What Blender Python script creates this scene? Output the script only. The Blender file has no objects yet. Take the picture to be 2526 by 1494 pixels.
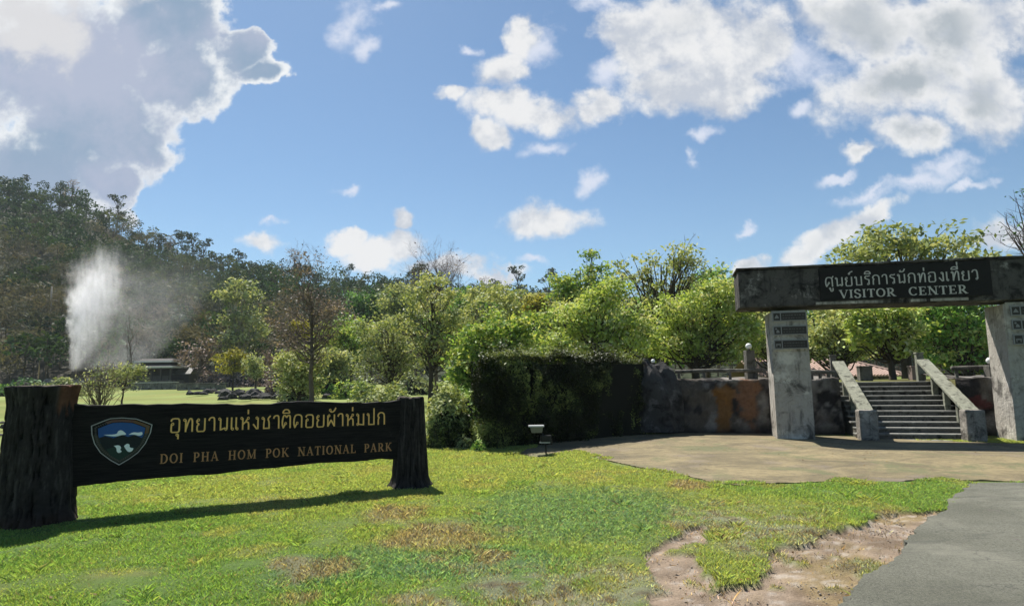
import bpy, bmesh, math, random
import numpy as np
from mathutils import Matrix, Vector
SC = bpy.context.scene
COL = SC.collection
PI = math.pi
R_ = math.radians
# ------------------------------------------------------------------ camera
FPX, EYE, PW, PH = 1550.0, 1.53, 2526.0, 1494.0
PITCH, ROLL = math.atan((926 - 747) / FPX), -0.015
cd = bpy.data.cameras.new('camera')
cd.sensor_width = 36; cd.lens = FPX / PW * 36; cd.clip_start = 0.05; cd.clip_end = 6000
cam = bpy.data.objects.new('camera', cd); COL.objects.link(cam)
CM = Matrix.Rotation(PI / 2 + PITCH, 4, 'X') @ Matrix.Rotation(ROLL, 4, 'Z')
cam.matrix_world = Matrix.Translation((0, 0, EYE)) @ CM
SC.camera = cam
CM3 = np.array(CM.to_3x3())
def ray(px, py):
    d = CM3 @ np.array([(px - 1263) / FPX, (747 - py) / FPX, -1.0]); return d / d[1]
def at(px, py, Y):
    d = ray(px, py); return np.array([d[0] * Y, Y, EYE + d[2] * Y])
def gnd(px, py, z=0.0):
    d = ray(px, py); t = (z - EYE) / d[2]; return (d[0] * t, t)
def smooth(a, b, x):
    t = np.clip((x - a) / (b - a), 0, 1); return t * t * (3 - 2 * t)
# ------------------------------------------------------------------ light
SUN_EL, SUN_AZ = R_(58), R_(-28)
SKY_K = 0.060
EXPO = 0.95
SC.view_settings.view_transform = 'Standard'; SC.view_settings.look = 'None'
SC.view_settings.exposure = EXPO; SC.view_settings.gamma = 1
sl = bpy.data.lights.new('sun', 'SUN'); sl.energy = 4.9; sl.angle = R_(0.5); sl.color = (1, 0.95, 0.86)
so = bpy.data.objects.new('sun', sl); COL.objects.link(so)
sdir = Vector((math.sin(SUN_AZ) * math.cos(SUN_EL), math.cos(SUN_AZ) * math.cos(SUN_EL), math.sin(SUN_EL)))
so.rotation_euler = sdir.to_track_quat('Z', 'Y').to_euler(); so.location = (0, 0, 40)

def nd(nt, typ, ins=None, **props):
    n = nt.nodes.new(typ)
    for k, v in props.items(): setattr(n, k, v)
    for k, v in (ins or {}).items():
        s = n.inputs[k]
        if isinstance(v, bpy.types.NodeSocket): nt.links.new(v, s)
        else: s.default_value = v
    return n
def mth(nt, op, a, b=0.0, c=0.0, clamp=False):
    return nd(nt, 'ShaderNodeMath', {0: a, 1: b, 2: c}, operation=op, use_clamp=clamp).outputs[0]
def vmth(nt, op, a, b=(0, 0, 0)):
    return nd(nt, 'ShaderNodeVectorMath', {0: a, 1: b}, operation=op).outputs[0]
def mixc(nt, f, a, b, blend='MIX'):
    n = nt.nodes.new('ShaderNodeMix'); n.data_type = 'RGBA'; n.blend_type = blend
    for i, v in ((0, f), (6, a), (7, b)):
        s = n.inputs[i]
        if isinstance(v, bpy.types.NodeSocket): nt.links.new(v, s)
        elif i == 0: s.default_value = v
        else: s.default_value = (*v, 1) if len(v) == 3 else v
    return n.outputs[2]
def mrange(nt, v, a, b, c=0.0, d=1.0, st='SMOOTHSTEP'):
    return nd(nt, 'ShaderNodeMapRange', {0: v, 1: a, 2: b, 3: c, 4: d}, interpolation_type=st).outputs[0]
def noise(nt, vec, scale, detail=4, rough=0.55, dist=0.0, out=0):
    return nd(nt, 'ShaderNodeTexNoise', {'Vector': vec, 'Scale': scale, 'Detail': detail, 'Roughness': rough, 'Distortion': dist}).outputs[out]

W = bpy.data.worlds.new('World'); SC.world = W; W.use_nodes = True
def build_sky():
    nt = W.node_tree
    bg = nt.nodes['Background']; bg.inputs[1].default_value = SKY_K
    sky = nd(nt, 'ShaderNodeTexSky', sky_type='NISHITA', sun_disc=False, sun_elevation=SUN_EL, sun_rotation=SUN_AZ % (2 * PI),
             altitude=400, air_density=1.0, dust_density=0.6, ozone_density=2.2)
    tc = nd(nt, 'ShaderNodeTexCoord')
    sp = nd(nt, 'ShaderNodeSeparateXYZ', {0: tc.outputs['Generated']})
    yy = mth(nt, 'MAXIMUM', sp.outputs[1], 0.03)
    u = mth(nt, 'DIVIDE', sp.outputs[0], yy); v = mth(nt, 'DIVIDE', sp.outputs[2], yy)
    p = nd(nt, 'ShaderNodeCombineXYZ', {0: u, 1: v, 2: 0.0}).outputs[0]
    w1 = vmth(nt, 'SCALE', vmth(nt, 'SUBTRACT', noise(nt, p, 5.5, 3, 0.6, out=1), (0.5, 0.5, 0.5)))
    w1.node.inputs[3].default_value = 0.10
    w2 = vmth(nt, 'SCALE', vmth(nt, 'SUBTRACT', noise(nt, p, 22, 5, 0.65, out=1), (0.5, 0.5, 0.5)))
    w2.node.inputs[3].default_value = 0.045
    q = vmth(nt, 'ADD', vmth(nt, 'ADD', p, w1), w2)
    def blobs(lst):
        acc = None
        for (cx, cy, rx, ry, *ro) in lst:
            c = ray(cx, cy); e = ray(cx + 1, cy); k = float(np.hypot(e[0] - c[0], e[2] - c[2]))
            m = nd(nt, 'ShaderNodeMapping', {0: q, 1: (c[0], c[2], 0), 2: (0, 0, R_(ro[0] if ro else 0)), 3: (rx * k, ry * k, 1)}, vector_type='TEXTURE')
            ln = nd(nt, 'ShaderNodeVectorMath', {0: m.outputs[0]}, operation='LENGTH').outputs[1]
            acc = ln if acc is None else nd(nt, 'ShaderNodeMath', {0: acc, 1: ln, 2: 0.18}, operation='SMOOTH_MIN').outputs[0]
        return mth(nt, 'SUBTRACT', 1.0, acc)
    DARK = [(110, 130, 330, 230), (400, 60, 190, 170), (600, 115, 75, 70), (640, 160, 80, 50, 10), (440, 190, 150, 110),
            (230, 320, 230, 190), (60, 440, 260, 200), (355, 350, 85, 100, 30), (285, 450, 90, 80)]
    LITE = [(1285, 90, 52, 66), (1240, 165, 88, 70), (1120, 235, 52, 34), (1240, 260, 110, 66), (1195, 345, 66, 48), (1330, 285, 130, 60), (1475, 260, 84, 52),
            (1560, 90, 110, 105), (1710, 70, 186, 130), (1660, 200, 140, 92), (1760, 205, 140, 88), (1860, 110, 120, 120),
            (2130, 55, 220, 124, -10), (2370, 70, 282, 158), (2230, 210, 270, 120, 20), (2420, 240, 190, 130), (2250, 325, 165, 62), (2130, 378, 74, 30, 25),
            (1335, 545, 127, 56, 3), (970, 565, 38, 44), (955, 625, 112, 46), (852, 605, 48, 28), (1100, 668, 130, 36), (1215, 683, 90, 20),
            (640, 612, 74, 40), (328, 522, 44, 28), (2040, 600, 160, 46, 28), (2150, 540, 90, 34, 15), (1850, 655, 62, 32), (2470, 590, 96, 59)]
    WISP = [(885, 55, 62, 94, -35), (905, 115, 50, 42), (960, 14, 50, 26), (1148, 97, 30, 18), (1480, 10, 69, 38), (1340, 115, 60, 60), (1965, 283, 56, 34, 10),
            (1707, 378, 28, 30), (1450, 440, 50, 35, 25), (2150, 478, 130, 20, 15), (2400, 450, 90, 17, 15), (2250, 455, 212, 34, 17), (2330, 405, 138, 32, 24), (2060, 442, 75, 18, 15), (1345, 365, 75, 28, 10),
            (1320, 652, 52, 20), (860, 481, 42, 20), (1842, 560, 40, 16), (1720, 315, 70, 30, 20), (680, 555, 50, 18, 10), (1490, 175, 60, 60), (1980, 150, 170, 100)]
    n1 = noise(nt, p, 9.0, 9, 0.62); n2 = noise(nt, vmth(nt, 'ADD', p, (0.010, 0.030, 0)), 9.0, 9, 0.62)
    n3 = noise(nt, p, 3.2, 3, 0.5)
    nn = mth(nt, 'MULTIPLY', mth(nt, 'SUBTRACT', n1, 0.5), 1.0)
    rel = mth(nt, 'SUBTRACT', n1, n2)
    front = mrange(nt, sp.outputs[1], 0.05, 0.2)
    dA = mth(nt, 'ADD', blobs(DARK), mth(nt, 'MULTIPLY', nn, 1.35))
    dB = mth(nt, 'ADD', mth(nt, 'ADD', blobs(LITE), -.05), mth(nt, 'MULTIPLY', nn, 1.9))
    dC = mth(nt, 'ADD', blobs(WISP), mth(nt, 'MULTIPLY', nn, 2.6))
    mA = mrange(nt, dA, -0.02, 0.17); mB = mrange(nt, dB, -0.10, 0.48); mC = mrange(nt, dC, 0.0, 0.95, 0, 0.92)
    K = 1.0 / SKY_K / (2 ** EXPO)
    def kc(r, g, b): return (r * K, g * K, b * K)
    # left bank: bright rim, thick blue grey inside, pale top
    thick = mrange(nt, mth(nt, 'ADD', mth(nt, 'ADD', dA, mth(nt, 'MULTIPLY', rel, .6)), mth(nt, 'MULTIPLY', mth(nt, 'SUBTRACT', n3, .5), 0.8)), 0.02, 0.50)
    colA = mixc(nt, mrange(nt, mth(nt, 'ADD', n3, mth(nt, 'MULTIPLY', rel, .5)), 0.34, 0.66), kc(0.275, 0.385, 0.53), kc(0.45, 0.50, 0.64))
    lowA = mrange(nt, v, 0.42, 0.24)
    colA = mixc(nt, mth(nt, 'MULTIPLY', lowA, 0.55), colA, kc(0.40, 0.45, 0.62))
    tw = nd(nt, 'ShaderNodeMapping', {0: q, 1: (ray(60, 30)[0], ray(60, 30)[2], 0), 3: (0.24, 0.13, 1)}, vector_type='TEXTURE')
    tl = mth(nt, 'SUBTRACT', 1.0, nd(nt, 'ShaderNodeVectorMath', {0: tw.outputs[0]}, operation='LENGTH').outputs[1])
    colA = mixc(nt, mrange(nt, mth(nt, 'ADD', tl, mth(nt, 'MULTIPLY', nn, 1.8)), 0.15, 0.6, 0, .9), colA, kc(0.76, 0.75, 0.76))
    rim = mixc(nt, mth(nt, 'MULTIPLY', lowA, .55), kc(0.90, 0.92, 0.94), kc(.62, .66, .76)); colA = mixc(nt, thick, rim, colA)
    gB = mth(nt, 'MULTIPLY', mrange(nt, dB, 0.35, 0.95), mrange(nt, u, 0.05, 0.5))
    colB = mixc(nt, mrange(nt, mth(nt, 'ADD', rel, mth(nt, 'MULTIPLY', mth(nt, 'SUBTRACT', n3, .5), .35)), -0.16, 0.10), kc(0.56, 0.60, 0.68), kc(0.86, 0.86, 0.87))
    colB = mixc(nt, mth(nt, 'MULTIPLY', gB, mrange(nt, n3, 0.35, 0.62)), colB, kc(0.42, 0.47, 0.52))
    c = mixc(nt, 1.0, sky.outputs[0], (0.80, 0.94, 0.98), 'MULTIPLY')
    c = mixc(nt, mth(nt, 'MULTIPLY', mC, front), c, kc(0.74, 0.78, 0.90))
    c = mixc(nt, mth(nt, 'MULTIPLY', mB, front), c, colB)
    c = mixc(nt, mth(nt, 'MULTIPLY', mA, front), c, colA)
    nt.links.new(c, bg.inputs[0])
build_sky()
SC.cycles.max_bounces = 6; SC.cycles.transparent_max_bounces = 8; SC.cycles.volume_bounces = 4
# ------------------------------------------------------------------ noise in numpy
def _hash(ix, iy, s):
    h = (ix * 374761393 + iy * 668265263 + s * 1442695041) & 0xFFFFFFFF
    h = ((h ^ (h >> 13)) * 1274126177) & 0xFFFFFFFF
    return ((h ^ (h >> 16)) & 0xFFFF) / 65535.0
def vnoise(x, y, s=0):
    x = np.asarray(x, float); y = np.asarray(y, float)
    ix = np.floor(x).astype(np.int64); iy = np.floor(y).astype(np.int64)
    fx = x - ix; fy = y - iy; fx = fx * fx * (3 - 2 * fx); fy = fy * fy * (3 - 2 * fy)
    a = _hash(ix, iy, s); b = _hash(ix + 1, iy, s); c = _hash(ix, iy + 1, s); d = _hash(ix + 1, iy + 1, s)
    return (a * (1 - fx) + b * fx) * (1 - fy) + (c * (1 - fx) + d * fx) * fy
def fbm(x, y, f=1.0, o=4, s=0):
    t = 0; a = 1; n = 0
    for k in range(o):
        t = t + a * vnoise(x * f + k * 17.3, y * f - k * 9.1, s + k); n += a; a *= 0.5; f *= 2.03
    return t / n
def inpoly(x, y, P):
    r = np.zeros(np.shape(x), bool); n = len(P); j = n - 1
    for i in range(n):
        xi, yi = P[i]; xj, yj = P[j]
        if yi != yj: r ^= ((yi > y) != (yj > y)) & (x < (xj - xi) * (y - yi) / (yj - yi) + xi)
        j = i
    return r
# ------------------------------------------------------------------ mesh helpers
def link(o, parent=None):
    COL.objects.link(o)
    if parent is not None: o.parent = parent
    return o
def npmesh(name, V, F, mat, parent=None, attrs=None, sm=False):
    V = np.asarray(V, np.float32); F = np.asarray(F, np.int32); k = F.shape[1]
    me = bpy.data.meshes.new(name)
    me.vertices.add(len(V)); me.vertices.foreach_set('co', V.ravel())
    me.loops.add(F.size); me.loops.foreach_set('vertex_index', F.ravel())
    me.polygons.add(len(F)); me.polygons.foreach_set('loop_start', np.arange(0, F.size, k, dtype=np.int32))
    me.polygons.foreach_set('loop_total', np.full(len(F), k, np.int32))
    if sm: me.polygons.foreach_set('use_smooth', np.ones(len(F), bool))
    me.update(calc_edges=True)
    for an, arr in (attrs or {}).items():
        arr = np.asarray(arr, np.float32)
        if arr.ndim == 1:
            a = me.attributes.new(an, 'FLOAT', 'POINT'); a.data.foreach_set('value', arr)
        else:
            if arr.shape[1] == 3: arr = np.concatenate([arr, np.ones((len(arr), 1), np.float32)], 1)
            a = me.attributes.new(an, 'FLOAT_COLOR', 'POINT'); a.data.foreach_set('color', arr.ravel())
    me.materials.append(mat)
    return link(bpy.data.objects.new(name, me), parent)
class MB:
    """collects polygons of any size, built as one mesh"""
    def __init__(s): s.v = []; s.f = []
    def add(s, vs, fs):
        o = len(s.v); s.v += [tuple(map(float, v)) for v in vs]; s.f += [[i + o for i in f] for f in fs]; return s
    def box(s, x0, x1, y0, y1, z0, z1):
        return s.add([(x0, y0, z0), (x1, y0, z0), (x1, y1, z0), (x0, y1, z0), (x0, y0, z1), (x1, y0, z1), (x1, y1, z1), (x0, y1, z1)],
                     [(0, 3, 2, 1), (4, 5, 6, 7), (0, 1, 5, 4), (1, 2, 6, 5), (2, 3, 7, 6), (3, 0, 4, 7)])
    def hexa(s, p): return s.add(p, [(0, 3, 2, 1), (4, 5, 6, 7), (0, 1, 5, 4), (1, 2, 6, 5), (2, 3, 7, 6), (3, 0, 4, 7)])
    def tube(s, P, Rr, n=6, cap=True):
        P = [np.asarray(p, float) for p in P]; vs = []; fs = []
        for i, p in enumerate(P):
            d = P[min(i + 1, len(P) - 1)] - P[max(i - 1, 0)]; d = d / (np.linalg.norm(d) + 1e-9)
            a = np.cross(d, (0.31, 0.91, 0.2)); a /= np.linalg.norm(a) + 1e-9; b = np.cross(d, a)
            r = Rr[i] if hasattr(Rr, '__len__') else Rr
            vs += [p + r * (math.cos(2 * PI * k / n) * a + math.sin(2 * PI * k / n) * b) for k in range(n)]
        for i in range(len(P) - 1):
            for k in range(n): fs.append((i * n + k, i * n + (k + 1) % n, (i + 1) * n + (k + 1) % n, (i + 1) * n + k))
        if cap: fs += [tuple(range(n))[::-1], tuple((len(P) - 1) * n + k for k in range(n))]
        return s.add(vs, fs)
    def prism(s, poly, y0, y1, ax='y'):
        """2-D polygon (a,b) -> extruded along y (a=x, b=z) or z (a=x, b=y)"""
        n = len(poly); mk = (lambda a, b, t: (a, t, b)) if ax == 'y' else (lambda a, b, t: (a, b, t))
        return s.add([mk(a, b, y0) for a, b in poly] + [mk(a, b, y1) for a, b in poly],
                     [tuple(range(n)), tuple(range(2 * n - 1, n - 1, -1))] + [(i, i + n, (i + 1) % n + n, (i + 1) % n) for i in range(n)])
    def sphere(s, c, r, n=10, sz=1.0):
        vs = []; fs = []
        for i in range(n + 1):
            t = PI * i / n
            for k in range(2 * n): a = PI * k / n; vs.append((c[0] + r * math.sin(t) * math.cos(a), c[1] + r * math.sin(t) * math.sin(a), c[2] + sz * r * math.cos(t)))
        m = 2 * n
        for i in range(n):
            for k in range(m): fs.append((i * m + k, (i + 1) * m + k, (i + 1) * m + (k + 1) % m, i * m + (k + 1) % m))
        return s.add(vs, fs)
    def build(s, name, mat, parent=None, bevel=0, sm=False, fix=True):
        me = bpy.data.meshes.new(name); me.from_pydata(s.v, [], s.f); me.update()
        if fix:
            bm = bmesh.new(); bm.from_mesh(me); bmesh.ops.recalc_face_normals(bm, faces=bm.faces); bm.to_mesh(me); bm.free()
        if sm:
            for p in me.polygons: p.use_smooth = True
        me.materials.append(mat)
        o = link(bpy.data.objects.new(name, me), parent)
        if bevel:
            b = o.modifiers.new('bevel', 'BEVEL'); b.width = bevel; b.segments = 2; b.limit_method = 'ANGLE'
        return o
def tag(o, label=None, cat=None, group=None, kind=None):
    if label: o['label'] = label
    if cat: o['category'] = cat
    if group: o['group'] = group
    if kind: o['kind'] = kind
    return o
def thing(name, label, cat, loc=(0, 0, 0), group=None, mw=None):
    o = bpy.data.objects.new(name, None); o.empty_display_size = 0.2; COL.objects.link(o)
    if mw is not None: o.matrix_world = mw
    else: o.location = tuple(map(float, loc))
    return tag(o, label, cat, group)
# ------------------------------------------------------------------ materials
def new_mat(name):
    m = bpy.data.materials.new(name); m.use_nodes = True
    return m, m.node_tree, m.node_tree.nodes['Principled BSDF']
def bump(nt, h, dist, strength=1.0):
    return nd(nt, 'ShaderNodeBump', {'Height': h, 'Distance': dist, 'Strength': strength}).outputs[0]
def plain(name, col, rough=0.6, metal=0.0, var=0.25, sc=8.0, spec=0.2):
    m, nt, b = new_mat(name); b.inputs['Specular IOR Level'].default_value = spec; p = nd(nt, 'ShaderNodeNewGeometry').outputs['Position']
    n = noise(nt, p, sc, 5, 0.6)
    c = mixc(nt, n, tuple(x * (1 - var) for x in col), tuple(min(1, x * (1 + var)) for x in col))
    nt.links.new(c, b.inputs['Base Color']); b.inputs['Roughness'].default_value = rough; b.inputs['Metallic'].default_value = metal
    nt.links.new(bump(nt, noise(nt, p, sc * 6, 4), 0.004), b.inputs['Normal'])
    return m
def leafmat(name, dark, mid, lite, trans=0.4, attr=None, gloss=0.08):
    m, nt, b = new_mat(name)
    if attr: c = nd(nt, 'ShaderNodeAttribute', attribute_name=attr).outputs['Color']
    else:
        v = nd(nt, 'ShaderNodeAttribute', attribute_name='v').outputs['Fac']
        r = nd(nt, 'ShaderNodeValToRGB', {0: v}); e = r.color_ramp.elements
        e[0].color = (*dark, 1); e[1].color = (*lite, 1); e[1].position = 0.95
        x = e.new(0.45); x.color = (*mid, 1); c = r.outputs[0]
    b.inputs['Roughness'].default_value = 0.5; b.inputs['Specular IOR Level'].default_value = gloss
    nt.links.new(c, b.inputs['Base Color'])
    tr = nd(nt, 'ShaderNodeBsdfTranslucent', {0: mixc(nt, 1.0, c, (1.25, 1.15, 0.55), 'MULTIPLY')})
    mx = nd(nt, 'ShaderNodeMixShader', {0: trans, 1: b.outputs[0], 2: tr.outputs[0]})
    nt.links.new(mx.outputs[0], nt.nodes['Material Output'].inputs[0])
    return m
def concrete(name, base, dark, lite, dk=0.5, sc=1.0, streak=True):
    m, nt, b = new_mat(name); p = nd(nt, 'ShaderNodeTexCoord').outputs['Object']
    n1 = noise(nt, p, 2.3 * sc, 7, 0.68, 0.6); n2 = noise(nt, vmth(nt, 'MULTIPLY', p, (5 * sc, 5 * sc, 0.9 * sc)), 1.2, 5, 0.65)
    n3 = noise(nt, p, 16 * sc, 5, 0.7); n4 = noise(nt, vmth(nt, 'ADD', p, (7, 3, 1)), 1.3 * sc, 5, 0.7)
    c = mixc(nt, n3, tuple(x * 0.7 for x in base), tuple(x * 1.3 for x in base))
    c = mixc(nt, mrange(nt, n4, 0.55, 0.66), c, lite)
    c = mixc(nt, mrange(nt, n1, 1 - dk - 0.06, 1 - dk + 0.14), c, dark)
    if streak: c = mixc(nt, mth(nt, 'MULTIPLY', mrange(nt, n2, 0.52, 0.72), 0.75), c, dark)
    vo = nd(nt, 'ShaderNodeTexVoronoi', {'Vector': vmth(nt, 'ADD', p, vmth(nt, 'MULTIPLY', noise(nt, p, 2, 6, .7, out=1), (0.9, 0.9, 0.9))), 'Scale': 1.1 * sc}, feature='DISTANCE_TO_EDGE').outputs[0]
    c = mixc(nt, mth(nt, 'MULTIPLY', mrange(nt, vo, 0.014, 0.003, 0, 0.6), mrange(nt, n4, 0.50, 0.60)), c, tuple(x * 0.6 for x in dark))
    nt.links.new(c, b.inputs['Base Color']); b.inputs['Roughness'].default_value = 0.9; b.inputs['Specular IOR Level'].default_value = 0.15
    nt.links.new(bump(nt, mth(nt, 'ADD', n3, mth(nt, 'MULTIPLY', n1, 1.5)), 0.02), b.inputs['Normal'])
    return m
def attrmat(name, rough=0.9, amp=0.42, sc=48, bmp=0.02):
    m, nt, b = new_mat(name); p = nd(nt, 'ShaderNodeNewGeometry').outputs['Position']
    c = nd(nt, 'ShaderNodeAttribute', attribute_name='col').outputs['Color']
    n = noise(nt, p, sc, 6, 0.7); n2 = noise(nt, p, 1.1, 5, 0.65); n3 = noise(nt, p, 0.12, 4, 0.6)
    k = mth(nt, 'ADD', mth(nt, 'MULTIPLY', mth(nt, 'SUBTRACT', n, 0.5), amp * 3.0), mth(nt, 'MULTIPLY', mth(nt, 'SUBTRACT', n2, 0.5), amp * 1.2))
    k = mth(nt, 'ADD', 1.0, mth(nt, 'ADD', k, mth(nt, 'MULTIPLY', mth(nt, 'SUBTRACT', n3, 0.5), 0.5)))
    cc = nd(nt, 'ShaderNodeVectorMath', {0: c, 3: k}, operation='SCALE').outputs[0]
    nt.links.new(cc, b.inputs['Base Color']); b.inputs['Roughness'].default_value = rough; b.inputs['Specular IOR Level'].default_value = 0.15
    nt.links.new(bump(nt, n, bmp), b.inputs['Normal'])
    return m
M_ground = attrmat('soil_and_turf')
M_blade = leafmat('grass_blades', 0, 0, 0, 0.55, attr='col', gloss=0.05)
M_forest = leafmat('forest_leaves', 0, 0, 0, 0.25, attr='col', gloss=0.02)
M_conc = concrete('weathered_concrete', (0.37, 0.345, 0.305), (0.075, 0.068, 0.060), (0.56, 0.53, 0.47), 0.45)
M_newel = concrete('stained_concrete', (0.235, 0.215, 0.19), (0.045, 0.041, 0.037), (0.36, 0.335, 0.295), 0.48, 1.5)
M_beam = concrete('mouldy_concrete', (0.085, 0.078, 0.074), (0.013, 0.012, 0.012), (0.30, 0.285, 0.27), 0.49, 1.3)
M_stair = concrete('stair_concrete', (0.135, 0.128, 0.112), (0.02, 0.019, 0.018), (0.25, 0.24, 0.205), 0.45, 1.6)
M_rail = concrete('pale_concrete', (0.235, 0.24, 0.19), (0.06, 0.06, 0.048), (0.32, 0.325, 0.265), 0.45, 2.0)
M_black = plain('black_panel', (0.019, 0.018, 0.018), 0.75, var=0.35, spec=0.06)
M_pale = plain('pale_paint', (0.50, 0.49, 0.46), 0.6, var=0.12)
M_greyp = plain('faded_paint', (0.24, 0.24, 0.24), 0.7)
M_globe = plain('white_globe', (0.85, 0.85, 0.83), 0.25, var=0.03)
M_metal = plain('dark_metal', (0.02, 0.02, 0.02), 0.4, 0.3)
M_alu = plain('white_metal', (0.40, 0.41, 0.42), 0.35)
M_gold = plain('gold_paint', (0.88, 0.53, 0.17), 0.55, var=0.15)
M_copper = plain('copper_paint', (0.48, 0.25, 0.105), 0.6, var=0.3)
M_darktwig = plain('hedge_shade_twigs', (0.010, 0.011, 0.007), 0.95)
# ------------------------------------------------------------------ frames of the gate and of the sign
GA = R_(14.5); GO = np.array([6.0, 14.59])
EX = np.array([math.cos(GA), -math.sin(GA)]); EY = np.array([math.sin(GA), math.cos(GA)])
GMX = Matrix(((EX[0], EY[0], 0, GO[0]), (EX[1], EY[1], 0, GO[1]), (0, 0, 1, 0), (0, 0, 0, 1)))
def G(lx, ly, z=0): q = GO + EX * lx + EY * ly; return (q[0], q[1], z)
TZ = 1.22
# ------------------------------------------------------------------ terrain
RIDGE = [(-400, 395), (-60, 418), (0, 432), (100, 458), (200, 474), (300, 524), (400, 578), (520, 620), (620, 632), (700, 643), (780, 657), (850, 666), (1000, 692), (1100, 702), (1250, 697), (1330, 707), (1450, 735), (1700, 745), (2000, 765), (2526, 780), (2900, 790)]
RU = np.array([ray(a, b)[0] for a, b in RIDGE]); RV = np.array([ray(a, b)[2] for a, b in RIDGE])
HY0, HY1 = 98.0, 232.0
def hill(x, y):
    x = np.asarray(x, float); y = np.asarray(y, float)
    u = x / np.maximum(y, 1); zr = EYE + np.interp(u, RU, RV) * HY1 - 9.0
    t = np.clip((y - HY0) / (HY1 - HY0), 0, 1.6)
    f = np.where(t < 1, t ** 1.12, 1 - (t - 1) * 0.5)
    return 0.75 + (zr - 0.75) * f + (fbm(x, y, 0.03, 4, 5) - 0.5) * 9 * np.clip(t * 3, 0, 1) * np.clip((1.15 - t) * 3, 0.15, 1)
def zg(x, y):
    x = np.asarray(x, float); y = np.asarray(y, float)
    z = 0.75 * smooth(24, 110, y) - 0.028 * np.clip(x - 6, 0, 6) * smooth(4, 9, y)
    lx = (x - GO[0]) * EX[0] + (y - GO[1]) * EX[1]; ly = (x - GO[0]) * EY[0] + (y - GO[1]) * EY[1]
    z = np.maximum(z, TZ * smooth(3.3, 3.7, ly) * smooth(-5.5, -2.2, lx) * (1 - 0.75 * smooth(9, 14, ly)))
    return z + (fbm(x, y, 0.5, 3, 3) - 0.5) * 0.07 * smooth(3, 8, y) * (np.abs(ly) > 6)
pg = lambda L: [gnd(*p) for p in L]
P_D1 = pg([(1560, 1365), (1640, 1322), (1745, 1290), (1740, 1345), (1705, 1400), (1745, 1440), (1830, 1425), (1900, 1494), (1700, 1560), (1600, 1500), (1610, 1440)])
P_D2 = pg([(1830, 1425), (1880, 1388), (1960, 1345), (2040, 1312), (2120, 1287), (2230, 1256), (2330, 1250), (2330, 1330), (2230, 1420), (2140, 1600), (1800, 1600), (1780, 1494)])
P_APRON = [(1278, 1116), (1310, 1100), (1352, 1084), (1440, 1079), (1560, 1074), (1700, 1068), (1918, 1070), (2120, 1078), (2300, 1088), (2526, 1095), (2800, 1100), (2900, 1190), (2560, 1189), (2420, 1186), (2250, 1187), (2100, 1188), (1950, 1190), (1820, 1196), (1760, 1190), (1690, 1172), (1600, 1158), (1500, 1136), (1450, 1122), (1410, 1113), (1370, 1122), (1320, 1128)]
P_ROAD = [(2392, 1195), (2460, 1193), (2560, 1193), (2900, 1200), (3400, 1500), (3600, 1800), (1960, 1800), (2020, 1560), (2080, 1494), (2140, 1442), (2205, 1390), (2245, 1330), (2290, 1285), (2330, 1258)]
XA, XR = pg(P_APRON), pg(P_ROAD)
def warp(x, y, a, f, s): return x + (fbm(x, y, f, 4, s) - 0.5) * a, y + (fbm(x, y, f, 4, s + 50) - 0.5) * a
def ell(x, y, px, py, rx, ry):
    cx, cy = gnd(px, py); ex = gnd(px + rx, py)[0] - cx; ey = abs(gnd(px, py - ry)[1] - gnd(px, py + ry)[1]) / 2
    return 1 - np.hypot((x - cx) / ex, (y - cy) / ey)
def lerp(a, b, t): return a + (np.asarray(b) - a) * t[:, None]
DRY = [(1090, 1325, 170, 48), (975, 1275, 120, 26), (790, 1405, 110, 40), (1010, 1480, 150, 26), (760, 1470, 90, 30), (1700, 1195, 70, 14), (700, 1390, 60, 24), (1330, 1480, 120, 30), (2240, 1270, 80, 14), (1680, 1300, 60, 20), (1210, 1370, 60, 22)]
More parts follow.
